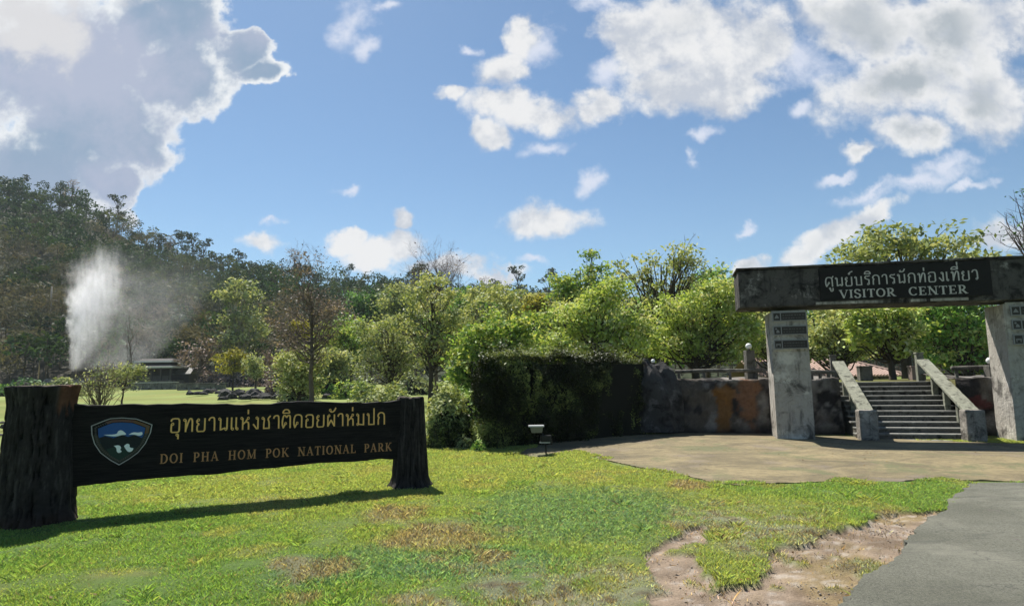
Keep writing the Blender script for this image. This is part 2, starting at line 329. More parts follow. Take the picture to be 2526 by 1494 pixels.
def ground_state(x, y):
    """dirt, dry and lush shares and the surface colour at (x, y)"""
    wx, wy = warp(x, y, 0.45, 1.6, 11); wx, wy = wx + (fbm(x, y, 7, 2, 31) - .5) * .12, wy + (fbm(x, y, 7, 2, 32) - .5) * .12
    d1 = inpoly(wx, wy, P_D1); d2 = inpoly(wx, wy, P_D2)
    n1 = fbm(x, y, 0.45, 4, 1); n2 = fbm(x, y, 1.7, 4, 2); n3 = fbm(x, y, 6.0, 3, 4)
    dry = np.zeros_like(x)
    for e in DRY: dry = np.maximum(dry, .68 * smooth(0.05, 0.65, ell(x, y, *e) + (n2 - 0.5) * 1.3 + (n3 - 0.5) * 0.6))
    lush = np.maximum(smooth(-0.15, 0.5, ell(x, y, 1420, 1265, 330, 75) + (n2 - 0.5)), smooth(-0.1, 0.5, ell(x, y, 900, 1400, 260, 60) + (n2 - 0.5) * 1.6))
    lush = np.maximum(lush, smooth(0.0, 0.5, ell(x, y, 1180, 1380, 240, 60) + (n2 - .5) * 2))
    thin = smooth(-0.2, 0.5, ell(x, y, 1350, 1470, 420, 90) + (n2 - 0.5) * 1.2); thin = np.maximum(thin, smooth(-0.2, 0.4, ell(x, y, 1900, 1310, 260, 80) + (n2 - 0.5)))
    near = smooth(22, 12, y)
    col = np.zeros((len(x), 3)) + (0.165, 0.205, 0.056)
    col = lerp(col, (0.120, 0.185, 0.046), smooth(0.42, 0.62, n1))
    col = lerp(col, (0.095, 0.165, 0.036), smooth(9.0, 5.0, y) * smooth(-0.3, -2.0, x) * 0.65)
    col = lerp(col, (0.225, 0.205, 0.075), smooth(0.55, 0.75, n2) * 0.45)
    col = lerp(col, (0.175, 0.210, 0.058), smooth(10, 14, y) * 0.6)
    col = lerp(col, (0.090, 0.160, 0.070), lush * 0.75 * near)
    col = lerp(col, (0.215, 0.225, 0.150), thin * 0.8 * near * smooth(0.35, 0.6, n3))
    col = lerp(col, (0.205, 0.160, 0.110), dry * 0.9 * near)
    col = lerp(col, (0.110, 0.085, 0.055), smooth(0.66, 0.78, n3) * thin * 0.8 * near)
    lx = (x - GO[0]) * EX[0] + (y - GO[1]) * EX[1]; ly = (x - GO[0]) * EY[0] + (y - GO[1]) * EY[1]
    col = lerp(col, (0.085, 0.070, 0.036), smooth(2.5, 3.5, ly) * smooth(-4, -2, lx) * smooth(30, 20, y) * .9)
    far = smooth(14, 22, y); col = lerp(col, (0.15, 0.145, 0.035), far * smooth(.45, .6, fbm(x, y * 2.2, .16, 4, 23)) * .7); col = lerp(col, (0.10, 0.135, 0.025), far * smooth(.5, .66, fbm(x, y * 2.5, .3, 4, 24)) * .7)
    dirt = (d1 | d2) * (1 - .9 * smooth(.56, .66, fbm(x, y, 2.1, 4, 91))) * near
    dc = lerp(np.zeros((len(x), 3)) + (0.235, 0.180, 0.132), (0.205, 0.155, 0.082), d2 * smooth(0.40, 0.62, n2 + (n1 - .5) * .5))
    dc = dc * (0.62 + 0.75 * n3)[:, None]
    dc = lerp(dc, (0.38, 0.34, 0.30), smooth(0.6, 0.75, fbm(x, y, 18, 2, 77)) * 0.6)
    dc = lerp(dc, (0.12, 0.085, 0.055), smooth(0.62, 0.74, fbm(x, y, 3.0, 4, 70)) * 0.7)
    return dirt, dry * near, lush * near, thin * near, lerp(col, dc, dirt) if False else col + (dc - col) * dirt[:, None]
def build_ground():
    def axis(lo, hi, st, far_lo, far_hi, g=1.16):
        a = list(np.arange(lo, hi, st)); s = st
        while a[-1] < far_hi: s = min(s * g, 40); a.append(a[-1] + s)
        s = st
        while a[0] > far_lo: s = min(s * g, 40); a.insert(0, a[0] - s)
        return np.array(a)
    xs = axis(-6.5, 9.5, 0.055, -640, 640); ys = axis(3.4, 12.5, 0.05, -120, 470)
    X, Y = np.meshgrid(xs, ys); x, y = X.ravel(), Y.ravel()
    dirt, dry, lush, thin, col = ground_state(x, y)
    z = zg(x, y) - 0.045 * dirt - 0.012 * dry + (fbm(x, y, 2.2, 4, 8) - 0.5) * 0.05 * smooth(14, 9, y) * smooth(2.5, 4.0, y)
    z += dirt * (fbm(x, y, 9, 3, 9) - 0.5) * 0.035
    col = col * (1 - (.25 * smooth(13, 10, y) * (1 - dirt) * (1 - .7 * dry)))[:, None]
    rd = inpoly(x, y, XR) | inpoly(x, y, XA); z = np.where(rd, np.minimum(z, zg(x, y) - 0.02), z)
    nx, ny = len(xs), len(ys); i = np.arange(nx * ny).reshape(ny, nx)
    F = np.stack([i[:-1, :-1], i[:-1, 1:], i[1:, 1:], i[1:, :-1]], -1).reshape(-1, 4)
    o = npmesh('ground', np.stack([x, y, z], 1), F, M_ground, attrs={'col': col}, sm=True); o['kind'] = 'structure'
    # hills
    us = np.linspace(-1.5, 1.6, 150); yv = np.concatenate([np.linspace(92, 240, 60), np.linspace(250, 420, 14)])
    U, Yv = np.meshgrid(us, yv); hx = (U * Yv).ravel(); hy = Yv.ravel(); hz = hill(hx, hy) - 0.6 * (hy < HY0 + 3)
    nx, ny = len(us), len(yv); i = np.arange(nx * ny).reshape(ny, nx)
    F = np.stack([i[:-1, :-1], i[:-1, 1:], i[1:, 1:], i[1:, :-1]], -1).reshape(-1, 4)
    n = fbm(hx, hy, 0.05, 4, 21)
    hc = lerp(np.zeros((len(hx), 3)) + (0.045, 0.040, 0.028), (0.03, 0.04, 0.018), smooth(0.4, 0.6, n))
    o = npmesh('hills', np.stack([hx, hy, hz], 1), F, M_ground, attrs={'col': hc}, sm=True); o['kind'] = 'structure'
build_ground()
def ragged(poly, amp, seed, skip=()):
    rng = np.random.default_rng(seed); out = []
    for i in range(len(poly)):
        a = np.array(poly[i]); b = np.array(poly[(i + 1) % len(poly)]); L = np.linalg.norm(b - a)
        n = 1 if i in skip else max(1, int(L / 0.035)); n = min(n, 240)
        for k in range(n):
            p = a + (b - a) * k / n
            if i not in skip: p = p + np.array([fbm(p[0], p[1], 2.5, 4, seed) - .5, fbm(p[0], p[1], 2.5, 4, seed + 9) - .5]) * amp + np.array([fbm(p[0], p[1], 11, 3, seed + 3) - .5, fbm(p[0], p[1], 11, 3, seed + 13) - .5]) * amp * .55
            out.append(tuple(p))
    return out
def sheet(name, poly, dz, mat, res=0.25):
    bm = bmesh.new(); vs = [bm.verts.new((p[0], p[1], 0)) for p in poly]; f = bm.faces.new(vs)
    bmesh.ops.triangulate(bm, faces=[f])
    bmesh.ops.subdivide_edges(bm, edges=[e for e in bm.edges if e.calc_length() > 1.2], cuts=3, use_grid_fill=True)
    bmesh.ops.triangulate(bm, faces=bm.faces[:])
    for v in bm.verts: v.co.z = float(zg(v.co.x, v.co.y)) + dz
    bmesh.ops.recalc_face_normals(bm, faces=bm.faces)
    if sum(f.normal.z for f in bm.faces) < 0: bmesh.ops.reverse_faces(bm, faces=bm.faces[:])
    ext = [e for e in bm.edges if e.is_boundary]
    g = bmesh.ops.extrude_edge_only(bm, edges=ext)
    for v in [q for q in g['geom'] if isinstance(q, bmesh.types.BMVert)]: v.co.z -= 0.06
    me = bpy.data.meshes.new(name); bm.to_mesh(me); bm.free(); me.materials.append(mat)
    o = link(bpy.data.objects.new(name, me)); o['kind'] = 'structure'; return o
def mat_asphalt():
    m, nt, b = new_mat('asphalt'); p = nd(nt, 'ShaderNodeNewGeometry').outputs['Position']
    n1 = noise(nt, p, 0.9, 6, 0.6); n2 = noise(nt, p, 60, 4, 0.7); n3 = noise(nt, p, 240, 2, 0.6)
    c = mixc(nt, mrange(nt, n1, 0.35, 0.65), (0.140, 0.141, 0.102), (0.205, 0.204, 0.156))
    c = mixc(nt, mrange(nt, n2, 0.35, 0.62), mixc(nt, 1.0, c, (0.55, 0.55, 0.55), 'MULTIPLY'), c)
    c = mixc(nt, mrange(nt, noise(nt, vmth(nt, 'ADD', p, (1, 6, 0)), .55, 6, .7), .5, .66, 0, .55), c, (.27, .262, .205))
    c = mixc(nt, mrange(nt, n3, 0.64, 0.72), c, (0.2, 0.2, 0.18))
    c = mixc(nt, mrange(nt, noise(nt, vmth(nt, 'ADD', p, (4, 2, 0)), 1.7, 6, 0.7), 0.62, 0.74), c, (0.15, 0.125, 0.115))
    cr = nd(nt, 'ShaderNodeTexVoronoi', {'Vector': vmth(nt, 'ADD', p, vmth(nt, 'MULTIPLY', noise(nt, p, 2.5, 5, .7, out=1), (.7, .7, .7))), 'Scale': 0.8}, feature='DISTANCE_TO_EDGE').outputs[0]
    c = mixc(nt, mth(nt, 'MULTIPLY', mrange(nt, cr, .010, .002, 0, .5), mrange(nt, n1, .45, .55)), c, (.03, .03, .026)); c = mixc(nt, mrange(nt, noise(nt, vmth(nt, 'MULTIPLY', p, (.5, 2.2, 1)), 1.6, 5, .65), .55, .68, 0, .5), c, (.07, .072, .058)); c = mixc(nt, mrange(nt, noise(nt, p, 95, 2), .66, .70, 0, .7), c, (.30, .29, .26))
    nt.links.new(c, b.inputs['Base Color']); b.inputs['Roughness'].default_value = 0.85
    nt.links.new(bump(nt, mth(nt, 'ADD', n2, n3), 0.012), b.inputs['Normal']); return m
def mat_apron():
    m, nt, b = new_mat('dusty_paving'); p = nd(nt, 'ShaderNodeNewGeometry').outputs['Position']
    n1 = noise(nt, vmth(nt, 'MULTIPLY', p, (0.8, 1.15, 1)), 1.1, 9, 0.74, 0.8); n2 = noise(nt, p, 9, 6, 0.7); n3 = noise(nt, p, 60, 3, 0.6)
    n4 = noise(nt, vmth(nt, 'ADD', p, (9, 4, 0)), 0.8, 5, 0.6)
    c = mixc(nt, mrange(nt, n1, 0.36, 0.64), (0.105, 0.084, 0.044), (0.225, 0.180, 0.092))
    c = mixc(nt, mrange(nt, n2, 0.50, 0.70, 0, 0.8), c, (0.085, 0.068, 0.042))
    c = mixc(nt, mrange(nt, n3, 0.6, 0.75, 0, 0.6), c, (0.25, 0.22, 0.15))
    c = mixc(nt, mrange(nt, n4, 0.55, 0.7, 0, 0.6), c, (0.155, 0.125, 0.105))
    n5 = noise(nt, vmth(nt, 'ADD', p, (3, 8, 0)), 0.7, 6, 0.7, .4); c = mixc(nt, mrange(nt, n5, .53, .64, 0, .8), c, (0.10, 0.105, 0.045)); n6 = noise(nt, p, 2.6, 6, .75); c = mixc(nt, mrange(nt, n6, .60, .72, 0, .7), c, (0.075, 0.06, 0.04))
    nt.links.new(c, b.inputs['Base Color']); b.inputs['Roughness'].default_value = 0.9
    nt.links.new(bump(nt, mth(nt, 'ADD', n2, mth(nt, 'MULTIPLY', n3, 0.5)), 0.025), b.inputs['Normal']); return m
sheet('road', ragged(XR, 0.16, 5, skip=(2, 3, 4, 5, 6)), 0.022, mat_asphalt())
apr = ragged(XA, 0.22, 6, skip=(5, 6, 7, 8, 9, 10))
sheet('paved_forecourt', apr, 0.012, mat_apron())
def strip_path(name, L, w, mat):
    vs = []; fs = []
    for i, (x, y) in enumerate(L):
        a = np.array(L[max(i - 1, 0)]); b = np.array(L[min(i + 1, len(L) - 1)]); d = (b - a) / np.linalg.norm(b - a); n = np.array([-d[1], d[0]]) * w / 2
        for s in (1, -1):
            q = np.array([x, y]) + s * n
            for dz in (0.04, -0.06): vs.append((q[0], q[1], float(zg(q[0], q[1])) + dz))
    for i in range(len(L) - 1):
        o = i * 4; fs += [(o, o + 4, o + 6, o + 2), (o, o + 1, o + 5, o + 4), (o + 2, o + 6, o + 7, o + 3)]
    o = MB().add(vs, fs).build(name, mat); o['kind'] = 'structure'
M_path = plain('path_concrete', (0.34, 0.34, 0.32), 0.8)
strip_path('path', [(-16, 9.6), (-11, 9.5), (-8, 9.6), (-6.6, 9.9)], 0.42, M_path)
strip_path('path', [(-20, 12.6), (-13, 12.2), (-9, 12.3), (-7.4, 12.6)], 0.34, M_path)
# ------------------------------------------------------------------ grass
def build_grass():
    rng = np.random.default_rng(3); N = 1500000
    y = np.sqrt(rng.uniform(3.9 ** 2, 14.0 ** 2, N)); x = rng.uniform(-0.9, 0.9, N) * y
    keep = rng.random(N) < np.clip(7.0 / y, 0.30, 1) ; x, y = x[keep], y[keep]
    k = ~(inpoly(*warp(x, y, 0.1, 3, 61), XR) | inpoly(*warp(x, y, 0.9, 2.2, 62), XA)); x, y = x[k], y[k]
    dirt, dry, lush, thin, col = ground_state(x, y)
    n3 = fbm(x, y, 4.5, 3, 41); n4 = fbm(x, y, 14, 2, 42)
    pr = (1 - 0.965 * dirt) * (1 - 0.72 * dry) * (1 - 0.30 * thin) * (0.55 + 0.45 * smooth(0.3, 0.55, n3))
    k = rng.random(len(x)) < pr; x, y, col, dirt, dry, lush, thin, n4 = (a[k] for a in (x, y, col, dirt, dry, lush, thin, n4)); n = len(x)
    h = rng.uniform(0.009, 0.023, n) * (1 + 1.1 * smooth(.66, .8, fbm(x, y, 3.3, 3, 47))) * (0.7 + 0.9 * n4) * (1 + 0.35 * lush) * np.clip(0.75 + y / 24, .8, 1.3); w = rng.uniform(0.003, 0.0062, n) * np.clip(y / 6.0, 0.9, 1.9) * (1 + .5 * lush)
    a = rng.uniform(0, 2 * PI, n); ln = rng.uniform(0.3, 2.2, n); b = rng.uniform(0, 2 * PI, n)
    z = zg(x, y) - 0.015 - 0.045 * dirt + .02 * inpoly(x, y, XA)
    P = np.stack([x, y, z], 1); t = np.stack([np.cos(a), np.sin(a), 0 * a], 1) * w[:, None]
    tip = P + np.stack([np.cos(b) * ln * h, np.sin(b) * ln * h, h + 0.015], 1)
    mid = P * 0.45 + tip * 0.55; mid[:, 2] += 0.2 * h
    V = np.stack([P - t, P + t, mid + t * 0.7, tip], 1).reshape(-1, 3); F = np.arange(4 * n).reshape(n, 4)
    c = col * np.array([1.95, 1.98, 2.75]) * rng.uniform(0.66, 1.34, (n, 1)) * np.stack([rng.uniform(.85, 1.2, n), np.ones(n), rng.uniform(.7, 1.2, n)], 1)
    st = rng.random(n) < (0.06 + 0.5 * dry + 0.22 * thin); c[st] = np.array([0.255, 0.215, 0.145]) * rng.uniform(0.6, 1.3, (st.sum(), 1))
    o = npmesh('grass', V, F, M_blade, attrs={'col': np.repeat(c, 4, 0)})
    tag(o, 'short yellow green lawn grass growing on the mown ground', 'grass', kind='stuff')
build_grass()
def leaf_litter():
    rng = np.random.default_rng(19); n = 1500; y = np.sqrt(rng.uniform(16, 190, n)); x = rng.uniform(-.85, .85, n) * y; k = fbm(x, y, .7, 3, 88) > .47; x, y = x[k], y[k]; n = len(x)
    P = np.stack([x, y, zg(x, y) + .016], 1); a = rng.uniform(0, 6.28, n); r = rng.uniform(.010, .026, n); t = np.stack([np.cos(a), np.sin(a), rng.uniform(-.25, .25, n)], 1) * r[:, None]; b = np.stack([-np.sin(a), np.cos(a), rng.uniform(-.4, .4, n)], 1) * (r * .5)[:, None]
    c = np.array([(.16, .085, .035), (.22, .14, .06), (.09, .055, .03), (.26, .20, .09)])[rng.integers(0, 4, n)]
    tag(npmesh('leaf_litter', np.stack([P - t, P - b, P + t, P + b], 1).reshape(-1, 3), np.arange(4 * n).reshape(n, 4), M_blade, attrs={'col': np.repeat(c, 4, 0)}), 'brown fallen leaves strewn over the lawn and forecourt', 'leaf litter', kind='stuff')
leaf_litter()
def build_gravel():
    rng = np.random.default_rng(8); N = 90000; y = np.sqrt(rng.uniform(3.9 ** 2, 9.5 ** 2, N)); x = rng.uniform(-.2, .85, N) * y
    on = inpoly(x, y, XR); k = ~(on & inpoly(*warp(x + .10, y - .06, .5, 2.5, 61), XR)); x, y, on = x[k], y[k], on[k]; dirt, dry, lush, thin, col = ground_state(x, y)
    k = rng.random(len(x)) < dirt * (.10 + .9 * smooth(.5, .7, fbm(x, y, 2.5, 3, 66))) * .55 + .03 * thin; x, y, col, on = x[k], y[k], col[k], on[k]; n = len(x)
    r = .003 + .008 * rng.random(n) ** 3; O = np.array([(1, 0, 0), (0, 1, 0), (-1, 0, 0), (0, -1, 0), (0, 0, .75), (0, 0, -.5)], float)
    a = rng.uniform(0, 6.28, n); ca, sa = np.cos(a), np.sin(a); V = O[None] * (r[:, None, None] * rng.uniform(.6, 1.3, (n, 6, 1))); V = np.stack([V[..., 0] * ca[:, None] - V[..., 1] * sa[:, None], V[..., 0] * sa[:, None] + V[..., 1] * ca[:, None], V[..., 2]], -1)
    V += np.stack([x, y, zg(x, y) + np.where(on, .024, -.043) + r * .3], 1)[:, None]; T = np.array([(0, 1, 4), (1, 2, 4), (2, 3, 4), (3, 0, 4), (1, 0, 5), (2, 1, 5), (3, 2, 5), (0, 3, 5)])
    F = (np.arange(n)[:, None, None] * 6 + T).reshape(-1, 3); g = rng.choice(3, n, p=[.55, .38, .07]); c = np.array([(.26, .22, .18), (.36, .32, .28), (.12, .10, .08)])[g] * rng.uniform(.7, 1.2, (n, 1))
    tag(npmesh('gravel', V.reshape(-1, 3), F, M_ground, attrs={'col': np.repeat(c, 6, 0)}), 'loose gravel and grit lying on the bare earth beside the road', 'gravel', kind='stuff')
build_gravel()
# ------------------------------------------------------------------ foliage helpers
def unit(v): return v / (np.linalg.norm(v, axis=-1, keepdims=True) + 1e-9)
def leafquads(P, s, rng, up=0.5, asp=0.5, nrm=None):
    n = len(P); nn = rng.normal(size=(n, 3)); nn[:, 2] += up
    if nrm is not None: nn = nn * 0.8 + nrm * 1.1
    nn = unit(nn); t = unit(np.cross(nn, rng.normal(size=(n, 3)))); b = np.cross(nn, t)
    s = np.broadcast_to(s, (n,))[:, None]
    V = np.stack([P - t * s, P - b * s * asp + nn * s * .12, P + t * s, P + b * s * asp + nn * s * .12], 1).reshape(-1, 3)
    return V, np.arange(4 * n).reshape(n, 4)
M_bark = plain('bark', (0.060, 0.048, 0.036), 0.95, var=0.5, sc=3)
M_palebark = plain('pale_bark', (0.30, 0.27, 0.23), 0.9, var=0.3, sc=3)
M_greytwig = plain('bare_twigs', (0.115, 0.088, 0.075), 0.95, var=0.4, sc=3)
LM = dict(
    yellow=leafmat('leaf_yellow_green', (0.150, 0.214, 0.062), (0.415, 0.541, 0.139), (0.550, 0.550, 0.315), 0.30),
    olive=leafmat('leaf_olive', (0.125, 0.163, 0.070), (0.337, 0.397, 0.161), (0.550, 0.550, 0.324), 0.28),
    bright=leafmat('leaf_bright_green', (0.083, 0.139, 0.041), (0.229, 0.374, 0.091), (0.538, 0.550, 0.196), 0.34),
    green=leafmat('leaf_green', (0.073, 0.160, 0.045), (0.215, 0.418, 0.096), (0.550, 0.550, 0.229), 0.28),
    dark=leafmat('leaf_dark_green', (0.019, 0.050, 0.025), (0.066, 0.149, 0.056), (0.179, 0.335, 0.119), 0.28),
    gold=leafmat('leaf_gold', (0.090, 0.090, 0.018), (0.263, 0.258, 0.040), (0.488, 0.463, 0.105), 0.34),
    grey=leafmat('leaf_grey_olive', (0.106, 0.134, 0.064), (0.253, 0.313, 0.149), (0.540, 0.550, 0.319), 0.3),
    crest=leafmat('leaf_crest', (0.018, 0.034, 0.019), (0.034, 0.060, 0.029), (0.065, 0.099, 0.044), 0.18),
    hedge=leafmat('leaf_hedge', (0.018, 0.024, 0.008), (0.044, 0.059, 0.018), (0.225, 0.269, 0.083), 0.18, gloss=0.12),
    brown=leafmat('leaf_brown', (0.091, 0.066, 0.066), (0.221, 0.167, 0.150), (0.428, 0.325, 0.278), 0.15))
def tree(name, label, Y, base_px, ells, lm, tr=0.16, ncl=70, nlf=70, ls=0.10, spread=0.42, seed=1, cat='tree', group=None, twig=0, bark=None, fork=0.35, asp=0.5, lean=0.0, zb=None):
    """ells: crown lobes (px, py, rx, ry) seen at depth Y; turned into real 3-D lobes"""
    rng = np.random.default_rng(seed)
    bx = at(base_px, 900, Y)[0]; bz = float(zg(bx, Y)) - 0.05 if zb is None else zb
    t = thing(name, label, cat, (bx, Y, bz), group); base = np.array([bx, Y, bz])
    E = []
    for (px, py, rx, ry) in ells:
        c = at(px, py, Y); r = np.array([rx, 0.5 * (rx + ry), ry]) * 1.1 * Y / FPX; c[1] += rng.uniform(-0.3, 0.3) * r[1]; E.append((c, r))
    w = np.array([np.prod(r) ** 0.72 for _, r in E]); w /= w.sum(); cl = []
    for i, (c, r) in enumerate(E):
        k = max(3, int(round(1.45 * ncl * w[i]))); d = unit(rng.normal(size=(k * 2, 3))); d[:, 2] = d[:, 2] * 0.9 + 0.1
        rad = rng.uniform(0.2, 1.0, (k * 2, 1)) ** 0.5 * rng.uniform(.82, 1.16, (k * 2, 1))
        p = c + d * rad * r * (0.86 + 0.28 * vnoise(d[:, 0] * 2.2 + seed, d[:, 2] * 2.2 + d[:, 1], seed)[:, None]); cl.append(p[:k])
    cl = np.concatenate(cl) - base; cl = cl[vnoise(cl[:, 0] * 1.1 + seed * 3.1, cl[:, 2] * 1.1 + cl[:, 1] * .5, seed + 5) > .33]; cl[:, 2] = np.maximum(cl[:, 2], 0.15)
    ztop = cl[:, 2].max(); zlow = cl[:, 2].min(); cen = cl.mean(0)
    # trunk and limbs
    mb = MB(); nseg = 8; hh = ztop * 0.88; tp = []
    for i in range(nseg + 1):
        f = i / nseg; k = smooth(0.2, 1.0, f)
        tp.append(np.array([cen[0] * k + rng.normal() * 0.03 * ztop * f * (i > 0) * .5, cen[1] * k + rng.normal() * 0.02 * ztop * f, hh * f]))
    rad = [tr * (1.35 if i == 0 else 1) * (1 - 0.86 * (i / nseg)) for i in range(nseg + 1)]
    tp.insert(1, tp[0] * 0.93 + tp[1] * 0.07 + np.array([0, 0, 0.02])); rad.insert(1, tr)
    mb.tube(tp, rad, 8)
    zs = np.array([p[2] for p in tp]); order = rng.permutation(len(cl))[:90]
    ends = []
    for j in order:
        c = cl[j]; z0 = np.clip(c[2] * rng.uniform(fork, fork + .38), zlow * 0.55 + 0.1, hh * 0.97)
        s = np.array([np.interp(z0, zs, [p[k] for p in tp]) for k in range(3)])
        r0 = max(0.012, min(0.5 * np.interp(z0, zs, rad), tr * 0.32)); d = c - s
        m1 = s + d * 0.35 + np.array([0, 0, -0.06 * np.linalg.norm(d)]) + rng.normal(size=3) * 0.06 * np.linalg.norm(d); m2 = s + d * 0.7 + rng.normal(size=3) * 0.05 * np.linalg.norm(d)
        mb.tube([s, m1, m2, c], [r0, r0 * .7, r0 * .45, r0 * .18], 5, cap=False); ends.append((c, d))
        for _ in range(twig):
            o = unit(unit(d) * 0.9 + rng.normal(size=3) * 0.75 + np.array([0, 0, .25])) * spread * rng.uniform(0.8, 2.4); q = m2 + (c - m2) * rng.uniform(-0.6, 1)
            k1 = q + o * .5 + rng.normal(size=3) * .12 * spread; mb.tube([q, k1, q + o], [r0 * .3, r0 * .2, 0.004], 3, cap=False)
            for _2 in range(3):
                e = k1 + (o * .5) * rng.uniform(0, 1); f2 = unit(unit(o) + rng.normal(size=3) * .7) * spread * rng.uniform(.4, 1.1); mb.tube([e, e + f2], [r0 * .18, 0.003], 3, cap=False)
    mb.build('trunk', bark or M_bark, t, fix=False, sm=True)
    if nlf:
        if nlf > 30: nlf *= .78; ls *= 1.12; spread *= .86
        k = rng.poisson(nlf, len(cl)); idx = np.repeat(np.arange(len(cl)), k); n = len(idx)
        sc = rng.uniform(0.6, 1.3, len(cl))[idx][:, None]
        P = cl[idx] + rng.normal(size=(n, 3)) * np.array([1, 1, 0.6]) * spread * .78 * sc
        V, F = leafquads(P, ls * rng.uniform(0.55, 1.25, n), rng, 1.1, asp)
        v = np.clip(rng.uniform(0.08, 0.85, len(cl))[idx] + rng.normal(size=n) * 0.18, 0, 1)
        npmesh('crown', V, F, lm, t, {'v': np.repeat(v, 4)})
    return t
def shrub(name, label, c, r, lm, n, ls, seed, cat='shrub', core=0.8, group=None, rough=0.25, skirt=False):
    """leafy dome: c is the centre of its base on the ground, r its three radii"""
    rng = np.random.default_rng(seed); t = thing(name, label, cat, c, group); r = np.array(r)
    d = unit(rng.normal(size=(n, 3))); d[:, 2] = np.abs(d[:, 2]) * 1.15 - (0.1 if skirt else 0.15); d = unit(d)
    lump = 1 + rough * (2 * vnoise(d[:, 0] * 3 + seed, d[:, 1] * 3 + d[:, 2] * 2, seed) - 1)
    P = d * r * (rng.uniform(0.78, 1.04, n) * lump)[:, None]; P[:, 2] = np.maximum(P[:, 2], 0.02)
    V, F = leafquads(P, ls * rng.uniform(0.6, 1.3, n), rng, 0.3, 0.5, nrm=d)
    v = np.clip(0.30 + 0.5 * (vnoise(P[:, 0] * 4 / r[0] + 9, P[:, 2] * 4 / r[2] + P[:, 1], seed + 3) - .3) + rng.normal(size=n) * 0.2, 0, 1)
    npmesh('foliage', V, F, lm, t, {'v': np.repeat(v, 4)})
    if core:
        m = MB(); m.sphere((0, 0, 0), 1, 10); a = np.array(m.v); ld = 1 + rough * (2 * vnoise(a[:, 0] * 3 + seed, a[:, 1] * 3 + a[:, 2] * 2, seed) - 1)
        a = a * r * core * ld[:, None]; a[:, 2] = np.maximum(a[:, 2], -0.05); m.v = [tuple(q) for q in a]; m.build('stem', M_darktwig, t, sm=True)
    return t
def rock(name, label, c, r, seed, mat, cat='rock', group=None, sub=3, rough=0.45):
    bm = bmesh.new(); bmesh.ops.create_icosphere(bm, subdivisions=sub, radius=1); rng = np.random.default_rng(seed)
    pl = unit(rng.normal(size=(9, 3)))
    for v in bm.verts:
        d = np.array(v.co); k = 1.0
        for q in pl: k = min(k, (0.62 + 0.3 * abs(q[0])) / max(1e-3, float(d @ q)) if float(d @ q) > 0.3 else k)
        k *= 1 + rough * (float(fbm(d[0] * 2 + d[2] + seed, d[1] * 2 - d[2], 1.3, 3, seed)) - 0.5); v.co = Vector(d * k * np.array(r))
        v.co.z = max(v.co.z, -0.12 * r[2])
    me = bpy.data.meshes.new(name); bm.to_mesh(me); bm.free(); me.materials.append(mat)
    o = link(bpy.data.objects.new(name, me)); o.location = tuple(map(float, c)); return tag(o, label, cat, group)
# ------------------------------------------------------------------ writing
def chaikin(P, k=2):
    P = [np.array(p, float) for p in P]
    for _ in range(k):
        Q = [P[0]]
        for a, b in zip(P[:-1], P[1:]): Q += [a * .75 + b * .25, a * .25 + b * .75]
        P = Q + [P[-1]]
    return P
def arc(cx, cy, rx, ry, a0, a1, n=14): return [(cx + rx * math.cos(R_(a0 + (a1 - a0) * i / n)), cy + ry * math.sin(R_(a0 + (a1 - a0) * i / n))) for i in range(n + 1)]
def pen(P, T, t):
    out = []; P = [np.array(p, float) for p in P]; off = []
    for i in range(len(P)):
        d = P[min(i + 1, len(P) - 1)] - P[max(i - 1, 0)]; L = np.linalg.norm(d) + 1e-9; d = d / L
        w = t + (T - t) * abs(d[1]); off.append(np.array([-d[1], d[0]]) * w / 2)
    for i in range(len(P) - 1): out.append([P[i] + off[i], P[i] - off[i], P[i + 1] - off[i + 1], P[i + 1] + off[i + 1]])
    return out
T1, T0 = 0.17, 0.065
def st(p, q, w): return pen([p, q], w, w)
def serif(x, y, w=0.34): return [[np.array(a) for a in ((x - w / 2, y - .03), (x + w / 2, y - .03), (x + w / 2, y + .03), (x - w / 2, y + .03))]]
def stem(x, w=T1): return st((x, 0), (x, 1), w) + serif(x, .03) + serif(x, .97)
def bar(x0, x1, y, w=T0): return st((x0, y), (x1, y), w)
_P = stem(.18) + bar(.18, .36, .97) + bar(.18, .36, .46) + pen(arc(.34, .715, .27, .255, 90, -90), T1, T0)
